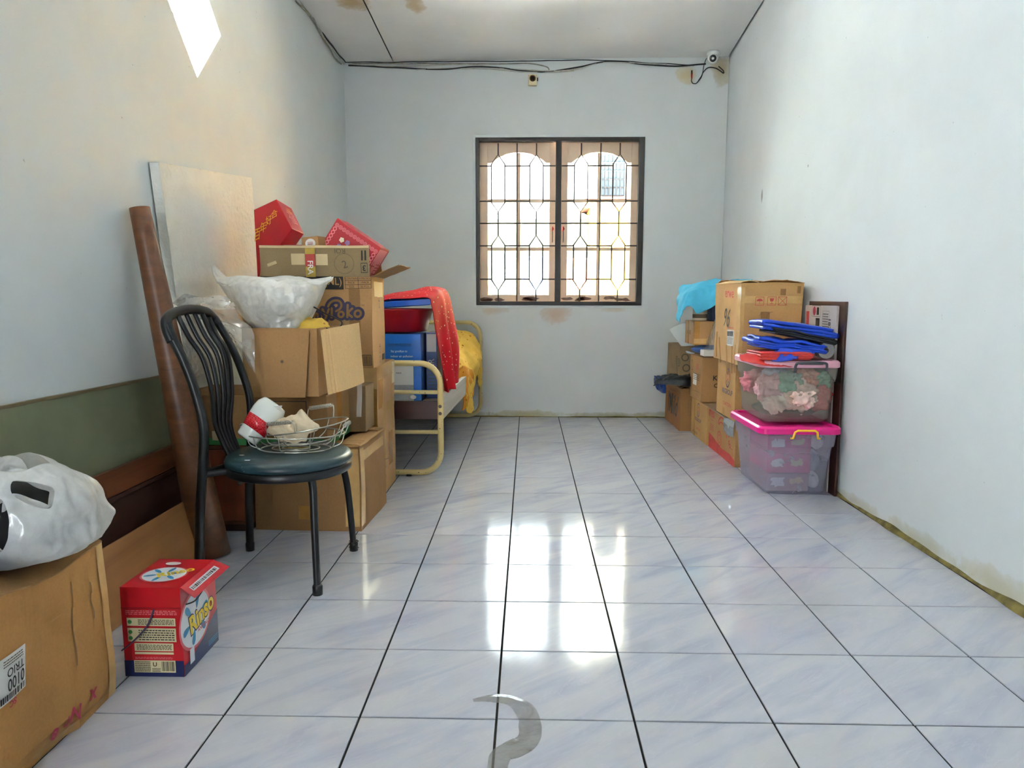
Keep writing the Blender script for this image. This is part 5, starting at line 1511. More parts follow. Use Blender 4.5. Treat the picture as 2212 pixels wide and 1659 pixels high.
for f_ in b.f:
    c_ = sum((b.v[i] for i in f_), Vector()) / len(f_)
    q_ = seen(c_)
    front_ = (c_ - (BC + Vector((0, 0, .08)))).dot(CAM_POS - c_) > 0
    if front_ and (in_poly(*q_, mouth) or in_poly(*q_, slit)): continue          # the open mouth and the gap under the handle
    keep.append(f_)
b.f = keep
def smooth_rim(b, rounds):
    """Evens out the cut edge of an open surface."""
    cnt = {}
    for f_ in b.f:
        for i in range(len(f_)):
            e_ = tuple(sorted((f_[i - 1], f_[i]))); cnt[e_] = cnt.get(e_, 0) + 1
    nb2 = {}
    for (i, j), n_ in cnt.items():
        if n_ == 1: nb2.setdefault(i, []).append(j); nb2.setdefault(j, []).append(i)
    for _ in range(rounds):
        new = {i: (b.v[i] + sum((b.v[j] for j in js), Vector()) / len(js)) / 2 for i, js in nb2.items()}
        for i, p_ in new.items(): b.v[i] = p_
smooth_rim(b, 30)
b.build('film', M['carrier'], cbg, smooth=True)
lump(BC + Vector((0, -.03, .090)), (.135, .125, .080), 9, .12, 2).build('dark_contents', M['dark_inside'], cbg, smooth=True)
# handle loops
def band(pts, w_, name='handle_loop'):
    P = spline(pts, 8)
    def s(u, v):
        k = min(int(v * (len(P) - 1)), len(P) - 2)
        p = P[k].lerp(P[k + 1], v * (len(P) - 1) - k)
        t = (P[k + 1] - P[k]).normalized()
        sd = t.cross(Vector((.4, -1, .2))).normalized()
        return p + sd * (u - .5) * w_ + Vector((0, -.006 * sin(u * 7 + v * 9), 0))
    return MB().grid(s, 6, 40).build(name, M['carrier'], cbg, smooth=True)
band([at(10, 1105, Y=-.16), at(4, 1070, Y=-.17), at(18, 1030, Y=-.17), at(45, 1026, Y=-.16), at(85, 1042, Y=-.12), at(118, 1052, Y=-.10), at(122, 1075, Y=-.11)], .022)
band([at(122, 1060, Y=-.12), at(112, 1102, Y=-.16), at(70, 1092, Y=-.18), at(30, 1075, Y=-.18), at(14, 1110, Y=-.17)], .020)
band([at(-30, 1040, Y=-.06), at(10, 1000, Y=-.05), at(40, 1010, Y=-.05), at(55, 1028, Y=-.06)], .03)
band([at(-10, 1190, Y=-.2), at(10, 1200, Y=-.2), at(28, 1180, Y=-.19), at(32, 1140, Y=-.18)], .025)
# water smear on the tiles
# blue basin corner behind the bag
bs = thing('plastic_basin', 'blue plastic basin edge at the far left of the battered box', 'basin', (-1.064, -.325, .418))
MB().lathe([(0, 0), (.075, 0), (.095, .055), (.105, .06), (.105, .066), (.092, .064), (.072, .006), (0, .006)], 36, Matrix.Translation((-1.064, -.325, .418))).build('shell', plain('blue_plastic', '#1f49b8', .35, var=.04), bs, smooth=True)

# ------------------------------------------------------------------ spilled water on the tiles
mtw, ntw, bw_ = new_mat('wet_smear')
ntw.nodes.remove(bw_)
_d = N(ntw, 'ShaderNodeBsdfDiffuse'); _d.inputs[0].default_value = srgb('#bdb7aa'); _t = N(ntw, 'ShaderNodeBsdfTransparent'); _g = N(ntw, 'ShaderNodeBsdfGlossy', Roughness=.04)
_m1 = N(ntw, 'ShaderNodeMixShader'); _m2 = N(ntw, 'ShaderNodeMixShader')
_nn2 = tex_noise(ntw, coords(ntw), 9, 5, .65, .8)
ntw.links.new(ramp(ntw, _nn2, [(.3, (.10, .10, .10, 1)), (.7, (.55, .55, .55, 1))]), _m1.inputs[0])
ntw.links.new(_t.outputs[0], _m1.inputs[1]); ntw.links.new(_d.outputs[0], _m1.inputs[2])
_f2 = N(ntw, 'ShaderNodeFresnel', IOR=1.33); ntw.links.new(_f2.outputs[0], _m2.inputs[0]); ntw.links.new(_m1.outputs[0], _m2.inputs[1]); ntw.links.new(_g.outputs[0], _m2.inputs[2])
ntw.links.new(_m2.outputs[0], ntw.nodes['Material Output'].inputs[0])
cl = [(1022, 1513, .010), (1060, 1508, .022), (1098, 1512, .030), (1128, 1526, .036), (1144, 1548, .036), (1146, 1578, .034), (1134, 1604, .036), (1106, 1618, .040), (1084, 1630, .034), (1076, 1650, .030), (1070, 1680, .030), (1066, 1720, .02)]
C_ = [at(a, c_, Z=.0011) for a, c_, w_ in cl]
P_ = spline(C_, 6); W_ = [cl[min(i // 6, 11)][2] * (1 - (i % 6) / 6) + cl[min(i // 6 + 1, 11)][2] * (i % 6) / 6 for i in range(len(P_))]
def wsm(u, v):
    x = v * (len(P_) - 1); i = min(int(x), len(P_) - 2)
    p = P_[i].lerp(P_[i + 1], x - i); t = (P_[i + 1] - P_[i]).normalized(); sd = Vector((-t.y, t.x, 0))
    w_ = W_[i] * (1 + .25 * nz(p, 20, 3 + (u > .5)))
    q = p + sd * (u - .5) * w_ * 1.5
    q.z = .0009 + .0012 * (1 - (2 * u - 1) ** 2)
    return q
ws_ = tag(MB().grid(wsm, 8, 90).build('water_smear', mtw, smooth=True), 'wet brownish water smear across the tile joint near the viewer', 'spill')
# ================================================================== bed
M['cream_tube'] = None
def chipped(name, base, under, scale=40, lo=.66):
    mt, nt, b = new_mat(name)
    co = coords(nt)
    f = tex_noise(nt, co, scale, 3, .6)
    k = ramp(nt, f, [(lo, (0, 0, 0, 1)), (lo + .02, (1, 1, 1, 1))])
    nt.links.new(mixc(nt, k, srgb(base), srgb(under)), b.inputs['Base Color'])
    b.inputs['Roughness'].default_value = .42
    return mt
M['cream_tube'] = chipped('chipped_cream_enamel', '#cdb67c', '#3a2c1c', 55, .67)
M['bed_plank'] = wood('dark_bed_board', '#2c120d', '#45201a', 'X', .6)
M['bed_rail'] = wood('pale_grey_wood', '#a39a94', '#c4bbb2', 'Y', .7)
bed = thing('single_bed', 'single bed with chipped cream tube ends and a pale wooden side rail', 'bed', (-.86, 3.28, 0))
FY, HY = 2.32, 4.262
def bed_end(y, xr, ztop, r, name):
    rc = .115
    pts = [(-1.34, y, ztop), (xr - rc, y, ztop)]
    pts += [(xr - rc + rc * sin(t), y, ztop - rc + rc * cos(t)) for t in [pi / 2 * k / 8 for k in range(1, 9)]]
    pts += [(xr, y, .14)]
    pts += [(xr - rc + rc * cos(t), y, .02 + rc - rc * sin(t)) for t in [pi / 2 * k / 8 for k in range(1, 9)]]
    pts += [(-1.34, y, .02)]
    return MB().tube(pts, r, 12).build(name, M['cream_tube'], bed, smooth=True)
fe = bed_end(FY, -.418, .640, .0165, 'foot_tube')
for z in (.478, .252):
    MB().tube([(-1.34, FY, z), (-.418, FY, z)], .0115, 10).build('cross_bar', M['cream_tube'], bed, smooth=True)
for x in (-.60, -1.25):
    MB().lathe([(0, 0), (.018, 0), (.018, .012), (.0, .012)], 12, Matrix.Translation((x, FY, -.0005))).build('rubber_foot', M['black'], bed)
he = bed_end(HY, -.325, .800, .0165, 'head_tube')
for z in (.58, .30):
    MB().tube([(-1.34, HY, z), (-.325, HY, z)], .0115, 10).build('cross_bar', M['cream_tube'], bed, smooth=True)
MB().bb(-1.34, -.435, FY + .012, FY + .032, .322, .425).build('end_board', M['bed_plank'], bed, bevel=.002)
MB().hexa([(-.432, FY + .01, .322), (-.405, FY + .01, .322), (-.335, HY - .02, .322), (-.362, HY - .02, .322)], [(-.432, FY + .01, .452), (-.405, FY + .01, .452), (-.335, HY - .02, .452), (-.362, HY - .02, .452)]).build('side_rail', M['bed_rail'], bed, bevel=.002)
MB().bb(-1.37, -1.345, FY + .01, HY - .02, .322, .452).build('side_rail', M['bed_rail'], bed, bevel=.002)
for k in range(9):
    y = FY + .05 + k * .212
    xr = -.435 + .07 * (y - FY) / (HY - FY)
    MB().bb(-1.34, xr - .004, y, y + .19, .385, .402).build('slat', wood('bed_slat', '#6b5138', '#87694a', 'X', .6) if k == 0 else bpy.data.materials['bed_slat'], bed, bevel=.002)
# bracket plates
for z in (.40, .36): MB().lathe([(0, .004), (.009, .004), (.010, 0)], 10, Matrix.Translation((-.418, FY - .0165, z)) @ Matrix.Rotation(radians(90), 4, 'X')).build('bolt', M['iron'], bed)

# bedding with orange cover
M['bedcover'] = printed('orange_print_cotton', '#d98f2e', '#8f4a1e', 30, .31, .8, .25)
M['bedcover_y'] = printed('yellow_print_cotton', '#e5b84e', '#c07a2c', 22, .33, .8, .25)
def bed_s():
    rows = []
    for (y, zt, drop, o) in ((3.35, .50, .22, -.02), (3.52, .56, .17, .0), (3.70, .62, .33, .0), (3.90, .68, .42, .01), (4.08, .72, .30, .01), (4.21, .70, .26, .0)):
        e = -.432 + .068 * (y - FY) / (HY - FY) + .02 + o
        rows.append([Vector((-1.33, y, zt - .02)), Vector((-1.0, y, zt)), Vector((-.70, y, zt + .01)), Vector((e - .10, y, zt)), Vector((e - .01, y, zt - .06)), Vector((e + .025, y, (zt + drop) / 2)), Vector((e + .02, y, drop))])
    return bilerp_grid(rows)
bd = thing('bed_cover', 'yellow and orange printed cover heaped at the head of the bed', 'bed cover', (-.85, 3.8, .41))
MB().grid(crumple(bed_s(), .030, 8, 3), 60, 44).build('cover', M['bedcover_y'], bd, smooth=True, solid=.006)
# corner hanging over the side rail
hs = bilerp_grid([[at(992, 795, Y=3.30), at(1003, 790, Y=3.38), at(1012, 795, Y=3.5), at(1018, 800, Y=3.62)],
                  [at(990, 830, Y=3.28), at(1001, 830, Y=3.34), at(1013, 828, Y=3.46), at(1024, 825, Y=3.6)],
                  [at(1000, 862, Y=3.30), at(1005, 865, Y=3.34), at(1014, 855, Y=3.46), at(1023, 848, Y=3.58)],
                  [at(999, 887, Y=3.31), at(1005, 884, Y=3.34), at(1012, 866, Y=3.44), at(1022, 852, Y=3.56)]])
MB().grid(crumple(hs, .018, 12, 5), 22, 22).build('hanging_corner', M['bedcover'], bd, smooth=True, solid=.005)
bo_ = thing('bolster', 'orange covered bolster bulging against the bed head', 'pillow', (-.40, 4.12, .43))
lump(Vector((-.52, 4.13, .50)), (.205, .085, .16), 5, .10, 1.8, 4).build('pillow', M['bedcover'], bo_, smooth=True)

# ------------------------------------------------------------------ air purifier boxes, basin, tray, red cloth
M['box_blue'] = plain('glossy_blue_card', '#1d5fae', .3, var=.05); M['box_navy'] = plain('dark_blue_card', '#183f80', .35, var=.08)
PB = Carton('appliance_box', 'blue air purifier box standing on the bed beside the nappy carton', (-.90, -.545, 2.47, 2.78, .403, .795), M['box_blue'], seed=51, warp=.001, bevel=.002, n=5)
PB.textpx('F', 'Say goodbye to', 862, 759, .0165, M['ink_white'], w=.095); PB.textpx('F', 'indoor air pollution', 868, 770, .0165, M['ink_white'], w=.128)
u, v = PB.uv('F', 866, 745); PB.lines('F', u - .075, v - .009, u + .06, v + .009, 2, M['out_blue'], 5)
(ua, va), (ub, vb) = PB.uv('F', 846, 866), PB.uv('F', 893, 789)
PB.rect('F', ua, max(va, .004), ub, vb, M['white_plastic'], 'printed_appliance'); PB.rect('F', ua, max(va, .004), ub, (va + vb) / 2 - .01, plain('grey_mesh_print', '#a8abad', .5, var=.12, vscale=120), 'printed_grille', off=.0016)
PB.text('F', 'PHILIPS', (ua + ub) / 2 - .02, vb - .045, .007, M['ink'], bold=.02, off=.002)
u, v = PB.uv('F', 893, 862); PB.disc('F', u, v + .012, .018, .012, M['ink_white'], 'printed_mark', n=16, off=.002)
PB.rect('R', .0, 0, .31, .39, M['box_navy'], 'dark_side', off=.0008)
PB2 = Carton('appliance_box', 'narrow dark blue box with white lettering tucked behind the air purifier box', (-.535, -.470, 2.60, 2.86, .403, .798), M['box_navy'], seed=52, warp=.001, bevel=.002, n=4)
PB2.rect('F', .004, .28, .06, .385, M['paper'], 'paper_label', off=.001); PB2.text('F', 'AIR', .03, .20, .035, M['ink_white'], rot=radians(90)); PB2.lines('F', .006, .05, .058, .17, 6, M['out_blue'], 3)
M['basin_red'] = plain('red_plastic_basin', '#a51217', .3, var=.05); M['tray_blue'] = plain('blue_tray', '#1c53ad', .35, var=.04)
ba = thing('plastic_basin', 'red plastic basin on top of the air purifier boxes', 'basin', (-.73, 2.66, .80))
MB().lathe([(0, .0), (.17, 0), (.185, .006), (.222, .125), (.234, .130), (.234, .136), (.216, .136), (.178, .010), (0, .008)], 48, Matrix.Translation((-.728, 2.69, .800))).build('shell', M['basin_red'], ba, smooth=True)
ty = thing('plastic_tray', 'blue plastic tray tilted on the red basin under the red cloth', 'tray', (-.72, 2.66, .95))
TM = Matrix.Translation((-.70, 2.68, .972)) @ Matrix.Rotation(radians(-4), 4, 'Y') @ Matrix.Rotation(radians(4), 4, 'X')
b = MB()
b.box((0, 0, -.006), (.42, .42, .012)); 
for (c, s_) in (((-.21, 0, .008), (.012, .43, .034)), ((.21, 0, .008), (.012, .43, .034)), ((0, -.21, .008), (.43, .012, .034)), ((0, .21, .008), (.43, .012, .034))): b.box(c, s_)
b.v = [TM @ p for p in b.v]
b.build('tray', M['tray_blue'], ty, bevel=.003)
M['redcloth'] = printed('red_floral_satin', '#ad0d19', '#dcc09a', 34, .29, .75, .15)
rc_ = thing('floral_cloth', 'red cloth with small pale flowers draped over the basin and boxes', 'cloth', (-.6, 2.7, 1.0))
near = [at(826, 650, Y=2.46), at(880, 644, Y=2.455), at(924, 644, Y=2.455), at(932, 662, Y=2.46), at(938, 720, Y=2.47), at(948, 785, Y=2.475), at(961, 848, Y=2.48)]
midr = [at(826, 640, Y=2.66), at(884, 629, Y=2.66), at(936, 624, Y=2.68), at(956, 640, Y=2.70), at(964, 700, Y=2.70), at(972, 765, Y=2.70), at(977, 838, Y=2.68)]
farr = [at(826, 640, Y=2.92), at(885, 626, Y=2.92), at(950, 622, Y=2.95), at(970, 638, Y=2.98), at(983, 690, Y=3.0), at(993, 750, Y=3.0), at(988, 816, Y=2.98)]
cs_ = bilerp_grid([near, [a.lerp(c, .5) + Vector((.012, 0, .004)) for a, c in zip(near, midr)], midr, [a.lerp(c, .5) + Vector((-.01, 0, -.004)) for a, c in zip(midr, farr)], farr])
def cl_(u, v):
    p = cs_(u, v)
    w_ = max(0, (u - .45)) * 1.6
    return p + Vector((1, -.3, 0)) * (.030 * w_ * sin(v * 15 + 2 * u)) + Vector((0, 0, .010)) * (nz(p, 10, 2) * (1 if u < .5 else .3))
MB().grid(cl_, 70, 54).build('cloth', M['redcloth'], rc_, smooth=True, solid=.003)
# ================================================================== right wall: cartons
RG = None
R7 = Carton('cardboard_box', 'dark brown cigarette carton with black script print in the far right corner', (1.222, 1.62, 3.72, 4.30, 0, .325), M['brown_card'], seed=61, warp=.006, open_top=True)
R7.flap('L', .08, 125, M['dark_card'], curl=1.0)
R7.rect('L', .0, .0, .58, .30, cardboard('cardboard_dark_red', '#8f5d36', worn=.5), 'printed_side', off=.001)
R7.text('L', 'Mild', .33, .17, .16, M['ink'], w=.34, shear=.25, bold=.01); R7.text('L', 'M', .20, .17, .17, M['ink'], shear=.2, off=.0018); R7.lines('L', .16, .27, .42, .285, 1, M['ink_grey'], 3); R7.outline('F', .06, .12, .2, .24, .004, M['dark_card'])
R9 = Carton('cardboard_box', 'greyed rose printed carton hidden behind the white lid in the corner', (1.222, 1.60, 3.79, 4.27, .335, .640), M['old_card'], seed=62, warp=.004)
for (a, c) in ((.30, .12), (.36, .18), (.28, .19), (.33, .06)): R9.disc('L', a + .1, c, .035, .035, M['ink_grey'], 'rose_print', inner=.7, n=14); R9.disc('L', a + .1, c, .016, .016, M['ink_grey'], 'rose_print', inner=.5, n=10)
for (a, c) in ((.04, .22), (.05, .14)): R9.disc('F', a, c, .03, .03, M['ink_grey'], 'rose_print', inner=.7, n=14)
R4 = Carton('cardboard_box', 'golden carton with black emblem at floor level between the script and red printed cartons', (1.293, 1.62, 3.20, 3.69, 0, .268), M['gold_card'], seed=63)
R6 = Carton('cardboard_box', 'red printed carton on the floor directly behind the plastic tubs', (1.303, 1.62, 2.57, 3.175, 0, .268), M['tan_card'], seed=64)
R3 = Carton('cardboard_box', 'carton with white paper label standing on the golden emblem carton', (1.288, 1.61, 3.375, 3.735, .272, .590), M['tan_card'], seed=65, warp=.005)
R2 = Carton('cardboard_box', 'golden carton with blue emblem print beneath the tall open carton', (1.287, 1.61, 2.56, 2.955, .280, .620), M['gold_card'], seed=66)
def emblem(c, u, v, s, text2):
    c.disc('L', u, v + .30 * s, .22 * s, .30 * s, M['ink_violet'], 'emblem', inner=.86, n=20, off=.0015)
    c.disc('L', u, v + .33 * s, .11 * s, .11 * s, M['ink_red'], 'emblem', inner=.7, n=14)
    for du in (-.09, .09): c.disc('L', u + du * s, v + .14 * s, .06 * s, .08 * s, M['ink_violet'], 'emblem', inner=.7, n=10)
    c.text('L', 'KKGROUP', u, v - .12 * s, .16 * s, M['ink_violet'], w=1.05 * s, bold=.015)
    c.text('L', text2, u, v - .50 * s, .11 * s, M['ink_red'], w=.8 * s, bold=.01)
emblem(R2, .24, .18, .20, 'CARTON'); emblem(R4, .24, .155, .17, 'CARTON')
R2.rect('L', .21, .26, .26, .34, M['tape']); R2.rect('L', .15, 0, .20, .05, M['tape_clear'])
R4.rect('L', .10, .0, .15, .268, M['tape_clear']); R4.lines('L', .08, .02, .22, .04, 2, M['ink_grey'], 8)
# red printed carton
R6.rect('L', 0, 0, .605, .042, M['ink_red'], 'red_print'); R6.poly('L', [(0, .04), (.605, .04), (.5, .06), (.3, .052), (.12, .085), (0, .10)], M['ink_red'], 'red_print')
R6.disc('L', .30, .20, .075, .055, M['ink_red'], 'face_print', inner=.8, n=24, a0=0, a1=pi); R6.disc('L', .30, .19, .065, .03, M['ink_red'], 'face_print', inner=.75, n=20, a0=.2, a1=pi - .1)
R6.disc('L', .26, .105, .05, .05, M['ink_red'], 'face_print', inner=.86, n=20); R6.disc('L', .26, .105, .03, .03, M['ink_red'], 'face_print', inner=.8, n=16); R6.text('L', 'mes', .06, .235, .045, M['ink_red'], bold=.02)
for (a, c, r) in ((.44, .20, .02), (.47, .165, .014), (.42, .15, .014), (.48, .125, .02), (.50, .11, .018), (.46, .245, .03), (.50, .235, .02)): R6.disc('L', a, c, r, r * .8, M['ink_red'], 'berry_print', inner=.5, n=12)
R6.lines('L', .03, .12, .12, .17, 4, M['ink_red'], 9); R6.outline('L', .49, .045, .56, .10, .004, M['ink_red']); R6.lines('L', .05, .19, .10, .2, 1, M['ink_red'], 9)
# label carton
u, v = R3.uv('L', 1501, 820); R3.rect('L', u - .05, v - .035, u + .055, v + .045, M['paper'], 'paper_label'); R3.outline('L', .12, .06, .32, .19, .002, M['ink_grey'])
R3.lines('L', .13, .14, .30, .19, 4, M['ink_grey'], 4); u, v = R3.uv('L', 1507, 792); R3.outline('L', u - .03, v - .02, u + .03, v + .02, .003, M['ink_red']); R3.lines('L', u - .025, v - .015, u + .025, v + .016, 3, M['ink_red'], 3); R3.disc('L', .08, .24, .03, .04, M['ink_grey'], 'rose_print', inner=.85, n=16)
u, v = R3.uv('F', 1545, 817); R3.text('F', 'K', u, v, .035, M['ink'], bold=.03); R3.text('F', 'C', u + .005, v - .055, .03, M['ink'], bold=.02)
# tall open carton
R1 = Carton('cardboard_box', 'tall open carton with red handling symbols above the plastic tubs', (1.262, 1.605, 2.435, 2.965, .625, 1.088), M['gold_card'], seed=67, open_top=True, warp=.007, rz=.0)
R1.flap('L', .10, 150, M['pale_card'], curl=.5); R1.flap('R', .10, 170); R1.flap('B', .10, 168)
for k, (px_, ) in enumerate(((1641,), (1667,), (1690,))):
    u, v = R1.uv('F', px_, 650)
    R1.outline('F', u - .024, v - .024, u + .024, v + .024, .0025, M['ink_red'])
    if k == 0:
        R1.disc('F', u, v, .017, .014, M['ink_red'], 'umbrella_symbol', n=16, inner=.02, a0=0, a1=pi); R1.rect('F', u - .001, v - .016, u + .001, v, M['ink_red'], 'umbrella_symbol', off=.0016)
    elif k == 1:
        R1.poly('F', [(u - .012, v + .015), (u + .012, v + .015), (u + .008, v - .002), (u - .008, v - .002)], M['ink_red'], 'glass_symbol'); R1.rect('F', u - .001, v - .014, u + .001, v, M['ink_red'], 'glass_symbol', off=.0016); R1.rect('F', u - .009, v - .016, u + .009, v - .013, M['ink_red'], 'glass_symbol', off=.0017)
    else:
        for r_ in (pi / 4, -pi / 4): R1.rect('F', u - .03, v - .0012, u + .03, v + .0012, M['ink_red'], 'cross_symbol', rot=r_, off=.0016, n=1)
R1.text('L', 'erwe', .30, .40, .04, M['ink_red'], bold=.01); R1.text('L', '96', .27, .26, .11, M['ink_grey'], shear=.3)
u, v = R1.uv('L', 1578, 731); R1.rect('L', u - .065, v - .045, u + .065, v + .05, M['paper'], 'paper_label'); R1.barcode('L', u - .055, v + .012, u + .055, v + .042, M['ink'], 5); R1.lines('L', u - .055, v - .035, u + .055, v + .006, 5, M['ink_grey'], 6); R1.lines('L', u - .055, v + .056, u + .055, v + .068, 1, M['ink_red'], 7)
for k, (a, c, r_) in enumerate(((.06, .10, .15), (.14, .07, .35), (.41, .03, .1), (.47, .04, .0), (.30, .03, .2))): R1.rect('L', a - .014, c - .09, a + .014, c + .07, M['tape'], rot=r_, off=.0014)
R1.rect('L', .45, .0, .53, .44, M['tape_clear'], off=.001); R1.rect('F', .0, .0, .02, .44, M['tape_clear']); R1.rect('F', 0, .35, .343, .39, M['tape_clear'], off=.001)
for (px_, py_, w_, h_) in ((1691, 631, .03, .035), (1653, 683, .05, .05), (1725, 625, .02, .04)):
    u, v = R1.uv('F', px_, py_); R1.rect('F', u - w_ / 2, v - h_ / 2, u + w_ / 2, v + h_ / 2, M['brown_card'], 'tape_mark', off=.0011)
u, v = R1.uv('F', 1652, 685)
for (uu, vv, rr, a0, a1) in ((u, v, .03, .6, 3.0), (u + .045, v - .005, .035, 1.6, 3.6)): R1.disc('F', uu, vv, rr, rr, M['ink_grey'], 'pen_mark', inner=.94, a0=a0, a1=a1, n=12)
# small taped carton, its support and things about it
R8 = Carton('cardboard_box', 'small carton with crossed brown tape strips under the turquoise cloth', (1.256, 1.60, 3.50, 3.80, .668, .838), M['tan_card'], seed=68)
R8.rect('L', .10, .0, .14, .17, M['tape']); R8.rect('L', .06, .13, .22, .17, M['tape_clear']); R8.rect('L', .07, .07, .2, .1, M['tape']); R8.rect('F', .0, .0, .04, .17, M['tape']); R8.rect('F', 0, .01, .1, .045, M['tape_clear'], off=.0016)
fb = thing('folded_cloth', 'dark blue folded cloth squeezed under the small taped carton', 'cloth', (1.4, 3.62, .592))
lump((1.405, 3.60, .630), (.135, .15, .037), 3, .10, 2.2, 4, floor=.592).build('cloth', plain('slate_blue_cloth', '#2f5596', .7, var=.1), fb, smooth=True)
SB = Carton('small_box', 'small white flat box on the carton with the paper label', (1.30, 1.42, 3.385, 3.49, .596, .640), plain('white_card', '#d8d4cb', .6), seed=69, warp=.001, n=3)
NB = Carton('storage_box', 'navy box under the turquoise cloth', (1.37, 1.60, 3.47, 3.78, .842, 1.06), plain('navy_card', '#1f2c4a', .6), seed=70, n=4); NB.disc('F', .16, .04, .06, .05, M['dark_card'], 'print', n=18)
tn = thing('paper_tub', 'beige printed paper tub peeking out below the turquoise cloth', 'tub', (1.285, 3.545, .842))
MB().lathe([(0, 0), (.048, 0), (.050, .004), (.052, .15), (.048, .155), (0, .155)], 30, Matrix.Translation((1.306, 3.56, .842))).build('body', plain('beige_paper', '#cfc0a4', .6), tn, smooth=True)
MB().lathe([(.0512, .018), (.0514, .045)], 30, Matrix.Translation((1.306, 3.56, .842))).build('printed_band', M['ink_grey'], tn, smooth=True)
# turquoise cloth
M['cyan'] = plain('turquoise_cotton', '#4ab4d8', .75, var=.08, vscale=9, bs=.2, bscale=200)
cy_ = thing('turquoise_cloth', 'bright turquoise cloth draped over the boxes in the right corner', 'cloth', (1.4, 3.5, 1.06))
rows = [[at(1462, 660, Y=3.84), at(1470, 622, Y=3.84), at(1500, 612, Y=3.84), at(1540, 611, Y=3.80), at(1580, 612, Y=3.75), at(1622, 605, Y=3.70)],
        [at(1461, 690, Y=3.66), at(1467, 640, Y=3.66), at(1498, 614, Y=3.66), at(1535, 606, Y=3.63), at(1580, 606, Y=3.55), at(1625, 602, Y=3.5)],
        [at(1467, 694, Y=3.50), at(1475, 640, Y=3.48), at(1500, 620, Y=3.47), at(1530, 608, Y=3.46), at(1570, 606, Y=3.4), at(1618, 606, Y=3.3)],
        [at(1478, 668, Y=3.46), at(1488, 650, Y=3.44), at(1508, 636, Y=3.43), at(1534, 632, Y=3.42), at(1560, 628, Y=3.36), at(1600, 630, Y=3.3)],
        [at(1484, 664, Y=3.46), at(1494, 662, Y=3.44), at(1506, 678, Y=3.43), at(1530, 668, Y=3.425), at(1555, 655, Y=3.38), at(1590, 655, Y=3.32)]]
MB().grid(crumple(bilerp_grid(rows), .020, 9, 4, ridge=True), 60, 48).build('cloth', M['cyan'], cy_, smooth=True, solid=.003)
# white lid / sheet and dark bag on the corner cartons
ws = thing('white_lid', 'greyish white plastic lid tilted in the right corner', 'lid', (1.25, 4.0, .64))
rows = [[at(1447, 712, Y=4.05), at(1462, 703, Y=4.08), at(1480, 698, Y=4.1), at(1500, 700, Y=4.1)], [at(1455, 725, Y=3.95), at(1468, 722, Y=3.96), at(1482, 720, Y=3.98), at(1500, 722, Y=4.0)], [at(1470, 745, Y=3.84), at(1478, 745, Y=3.84), at(1488, 750, Y=3.84), at(1500, 750, Y=3.86)], [at(1484, 762, Y=3.78), at(1488, 763, Y=3.78), at(1493, 764, Y=3.78), at(1500, 765, Y=3.78)]]
MB().grid(bilerp_grid(rows), 14, 14).build('sheet', plain('greyish_white_plastic', '#c9d0d2', .4), ws, smooth=True, solid=.006)
db = thing('dark_bag', 'black and navy plastic bag spilling over the script carton', 'bag', (1.25, 3.8, .33))
rows = [[at(1413, 812, Y=3.95), at(1437, 808, Y=3.95), at(1465, 805, Y=3.9), at(1492, 802, Y=3.85)], [at(1416, 818, Y=3.8), at(1436, 815, Y=3.75), at(1465, 815, Y=3.72), at(1492, 812, Y=3.70)], [at(1410, 832, Y=3.76), at(1428, 828, Y=3.71), at(1460, 833, Y=3.685), at(1492, 834, Y=3.67)]]
MB().grid(crumple(bilerp_grid(rows), .016, 14, 5, ridge=True), 36, 24).build('black_film', plain('black_bag_film', '#17171a', .35, bs=.3, bscale=40), db, smooth=True, solid=.002)
rows = [[at(1412, 811, Y=3.9), at(1424, 813, Y=3.8), at(1437, 822, Y=3.74)], [at(1411, 826, Y=3.86), at(1424, 830, Y=3.77), at(1437, 838, Y=3.71)], [at(1418, 842, Y=3.84), at(1427, 848, Y=3.78), at(1436, 850, Y=3.71)]]
MB().grid(crumple(bilerp_grid(rows), .014, 18, 9, ridge=True), 20, 20).build('navy_film', plain('navy_film', '#12357c', .3, bs=.3, bscale=40), db, smooth=True, solid=.002)
# silver foil on the red printed carton, clear film by the small carton
fs_o = thing('foil_sheet', 'crinkled silver foil sheet on top of the red printed carton', 'foil', (1.4, 2.9, .272))
rows = [[Vector((1.288, 3.28, .275)), Vector((1.36, 3.28, .278)), Vector((1.5, 3.25, .276))], [Vector((1.280, 3.0, .277)), Vector((1.36, 3.0, .2765)), Vector((1.5, 3.0, .2765))], [Vector((1.282, 2.72, .272)), Vector((1.36, 2.72, .2755)), Vector((1.5, 2.72, .2755))]]
MB().grid(crumple(bilerp_grid(rows), .0035, 30, 3, ridge=True), 30, 40).build('foil', plain('silver_foil', '#c9cbd0', .22, metal=.8, bs=.5, bscale=40), fs_o, smooth=True, solid=.001)
rows = [[Vector((1.300, 2.80, .274)), Vector((1.299, 2.68, .274)), Vector((1.300, 2.585, .274))], [Vector((1.290, 2.80, .23)), Vector((1.288, 2.68, .23)), Vector((1.292, 2.585, .23))], [Vector((1.294, 2.79, .18)), Vector((1.29, 2.68, .17)), Vector((1.294, 2.59, .18))]]
MB().grid(crumple(bilerp_grid(rows), .004, 28, 5, ridge=True), 20, 20).build('hanging_edge', bpy.data.materials['silver_foil'], fs_o, smooth=True, solid=.001)
cf = thing('clear_film', 'clear plastic film bunched between the small carton and the tall carton', 'plastic film', (1.36, 3.3, .64))
rows = [[at(1543, 690, Y=3.42), at(1548, 690, Y=3.2), at(1552, 695, Y=3.1)], [at(1530, 725, Y=3.46), at(1538, 725, Y=3.3), at(1548, 725, Y=3.12)], [at(1518, 757, Y=3.48), at(1530, 757, Y=3.36), at(1545, 757, Y=3.2)]]
